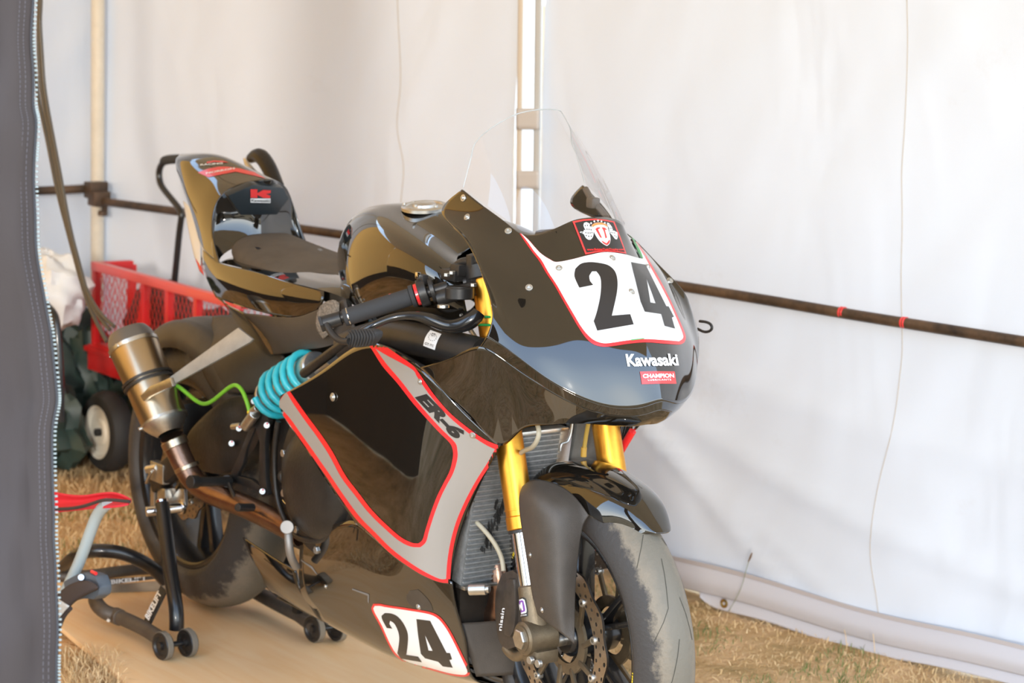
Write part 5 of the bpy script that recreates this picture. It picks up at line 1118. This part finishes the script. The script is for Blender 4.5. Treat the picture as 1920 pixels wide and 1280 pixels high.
mk('cloth_pocket', patch([[P(100,1120,cy-.05), P(130,1096,cy-.055), P(160,1088,cy-.055), P(180,1095,cy-.05)], [P(100,1150,cy-.05), P(132,1125,cy-.06), P(160,1110,cy-.06), P(184,1102,cy-.05)], [P(100,1180,cy-.04), P(128,1142,cy-.045), P(150,1122,cy-.045), P(182,1106,cy-.04)]], 6), CLOTHD, chh, 'dark cloth pocket', solid=.004)
mk('white_mesh_patch', patch([[P(108,1122,cy-.06), P(129,1136,cy-.06)], [P(108,1160,cy-.06), P(120,1146,cy-.06)]], 4), mat('white mesh cloth', (.55, .56, .55), .8), chh, solid=.002)
mk('hanging_strap', tube([P(132,1140,cy-.05), P(120,1154,cy-.05), P(112,1172,cy-.05), P(100,1200,cy-.05)], .005, 8), CLOTHD, chh)

# hanging cables
for pts, lab in (([(70,-600),(74,-300),(77,-30),(75,40),(79,110),(84,170),(98,250),(115,340),(132,430),(150,500),(172,570),(206,618)], 'grey brown cable hanging down to the muffler, the outermost of the three'), ([(52,-560),(56,-200),(60,60),(66,140),(73,190),(88,260),(106,350),(126,430),(146,505),(168,575),(200,640)], 'grey brown cable emerging from behind the zipper, passing lowest beside the muffler'), ([(62,-590),(68,-300),(72,-30),(72,90),(78,170),(93,250),(110,340),(128,428),(147,500),(176,570),(214,612)], 'grey brown cable running between two other hanging cables')):
    tag(mk('hanging_cable', tube([P(x, y, y=.02) for x, y in pts], .0052, 10, 8), CABLE), lab, 'cable')

# ================================================================== CANVAS FLAP WITH ZIPPER
edge = [(66,-40),(65,10),(62,60),(63,100),(66,150),(66,200),(71,230),(68,290),(67,350),(69,400),(70,450),(74,490),(83,540),(92,590),(99,630),(104,680),(109,730),(109,760),(102,800),(101,850),(102,900),(104,960),(104,1010),(107,1060),(109,1120),(111,1180),(109,1240),(110,1320)]
D0 = 3.1
Ed = spl([Vector((x, y, 0)) for x, y in edge], 6)
flap_rows = []
for i, e_ in enumerate(Ed):
    row = []
    for j in range(20):
        s = (j/19)**1.4; x = e_.x-2-s*430; dd = D0+.045*noise.noise(Vector((s*6, e_.y*.002, 1)))*min(1, s*8)+.012*noise.noise(Vector((s*20, e_.y*.006, 5)))*min(1, s*10)
        row.append(P(x, e_.y, D=dd))
    flap_rows.append(row)
top_ = [Vector((v.x, v.y, 2.28)) for v in flap_rows[0]]; low_ = [Vector((v.x, v.y, -.01)) for v in flap_rows[-1]]
flap_rows = [[a*(1-t)+b*t for a, b in zip(top_, flap_rows[0])] for t in (0, .35, .7)]+flap_rows+[[a*(1-t)+b*t for a, b in zip(flap_rows[-1], low_)] for t in (.3, .65, 1)]
V = [tuple(v) for r in flap_rows for v in r]; Fc = [(i*20+j, i*20+j+1, (i+1)*20+j+1, (i+1)*20+j) for i in range(len(flap_rows)-1) for j in range(19)]
fl_ = mk('canvas_flap', orient((V, Fc)), FLAPM, None, solid=.003, ang=180); tag(fl_, 'dark grey canvas door flap with a metal zipper edge, close at the left', 'tent flap')
z3 = [P(e_.x+.5, e_.y, D=D0-.001) for e_ in Ed]
mk('zip_tape', tube([P(e_.x-3, e_.y, D=D0-.003) for e_ in Ed], .0016, 6, smooth=False), mat('dark zip tape', (.05, .05, .055), .8), fl_)
teeth = []; acc = 0; last = z3[0]
for a, b in zip(z3[:-1], z3[1:]):
    n_ = max(1, round((b-a).length/.0050))
    for k in range(n_):
        q = a+(b-a)*(k/n_); teeth.append(box(q+_r*.0008, (.0044, .0018, .0026), (_r, _d, _u), 0))
mk('zip_teeth', join(teeth), ZIP, fl_, 'pale zipper teeth', kind='stuff', smooth=False)
for off_ in (18, 28):
    st_pts = [P(e_.x-off_, e_.y, D=D0-.008) for e_ in Ed]; gs = []
    for a, b in zip(st_pts[:-1], st_pts[1:]):
        n_ = max(1, round((b-a).length/.008))
        for k in range(n_): gs.append(tube([a+(b-a)*(k/n_), a+(b-a)*((k+.6)/n_)], .0005, 4, smooth=False))
    mk('stitching', join(gs), mat('grey thread', (.13, .12, .13), .9) if 'grey thread' not in bpy.data.materials else bpy.data.materials['grey thread'], fl_, kind='stuff', smooth=False)
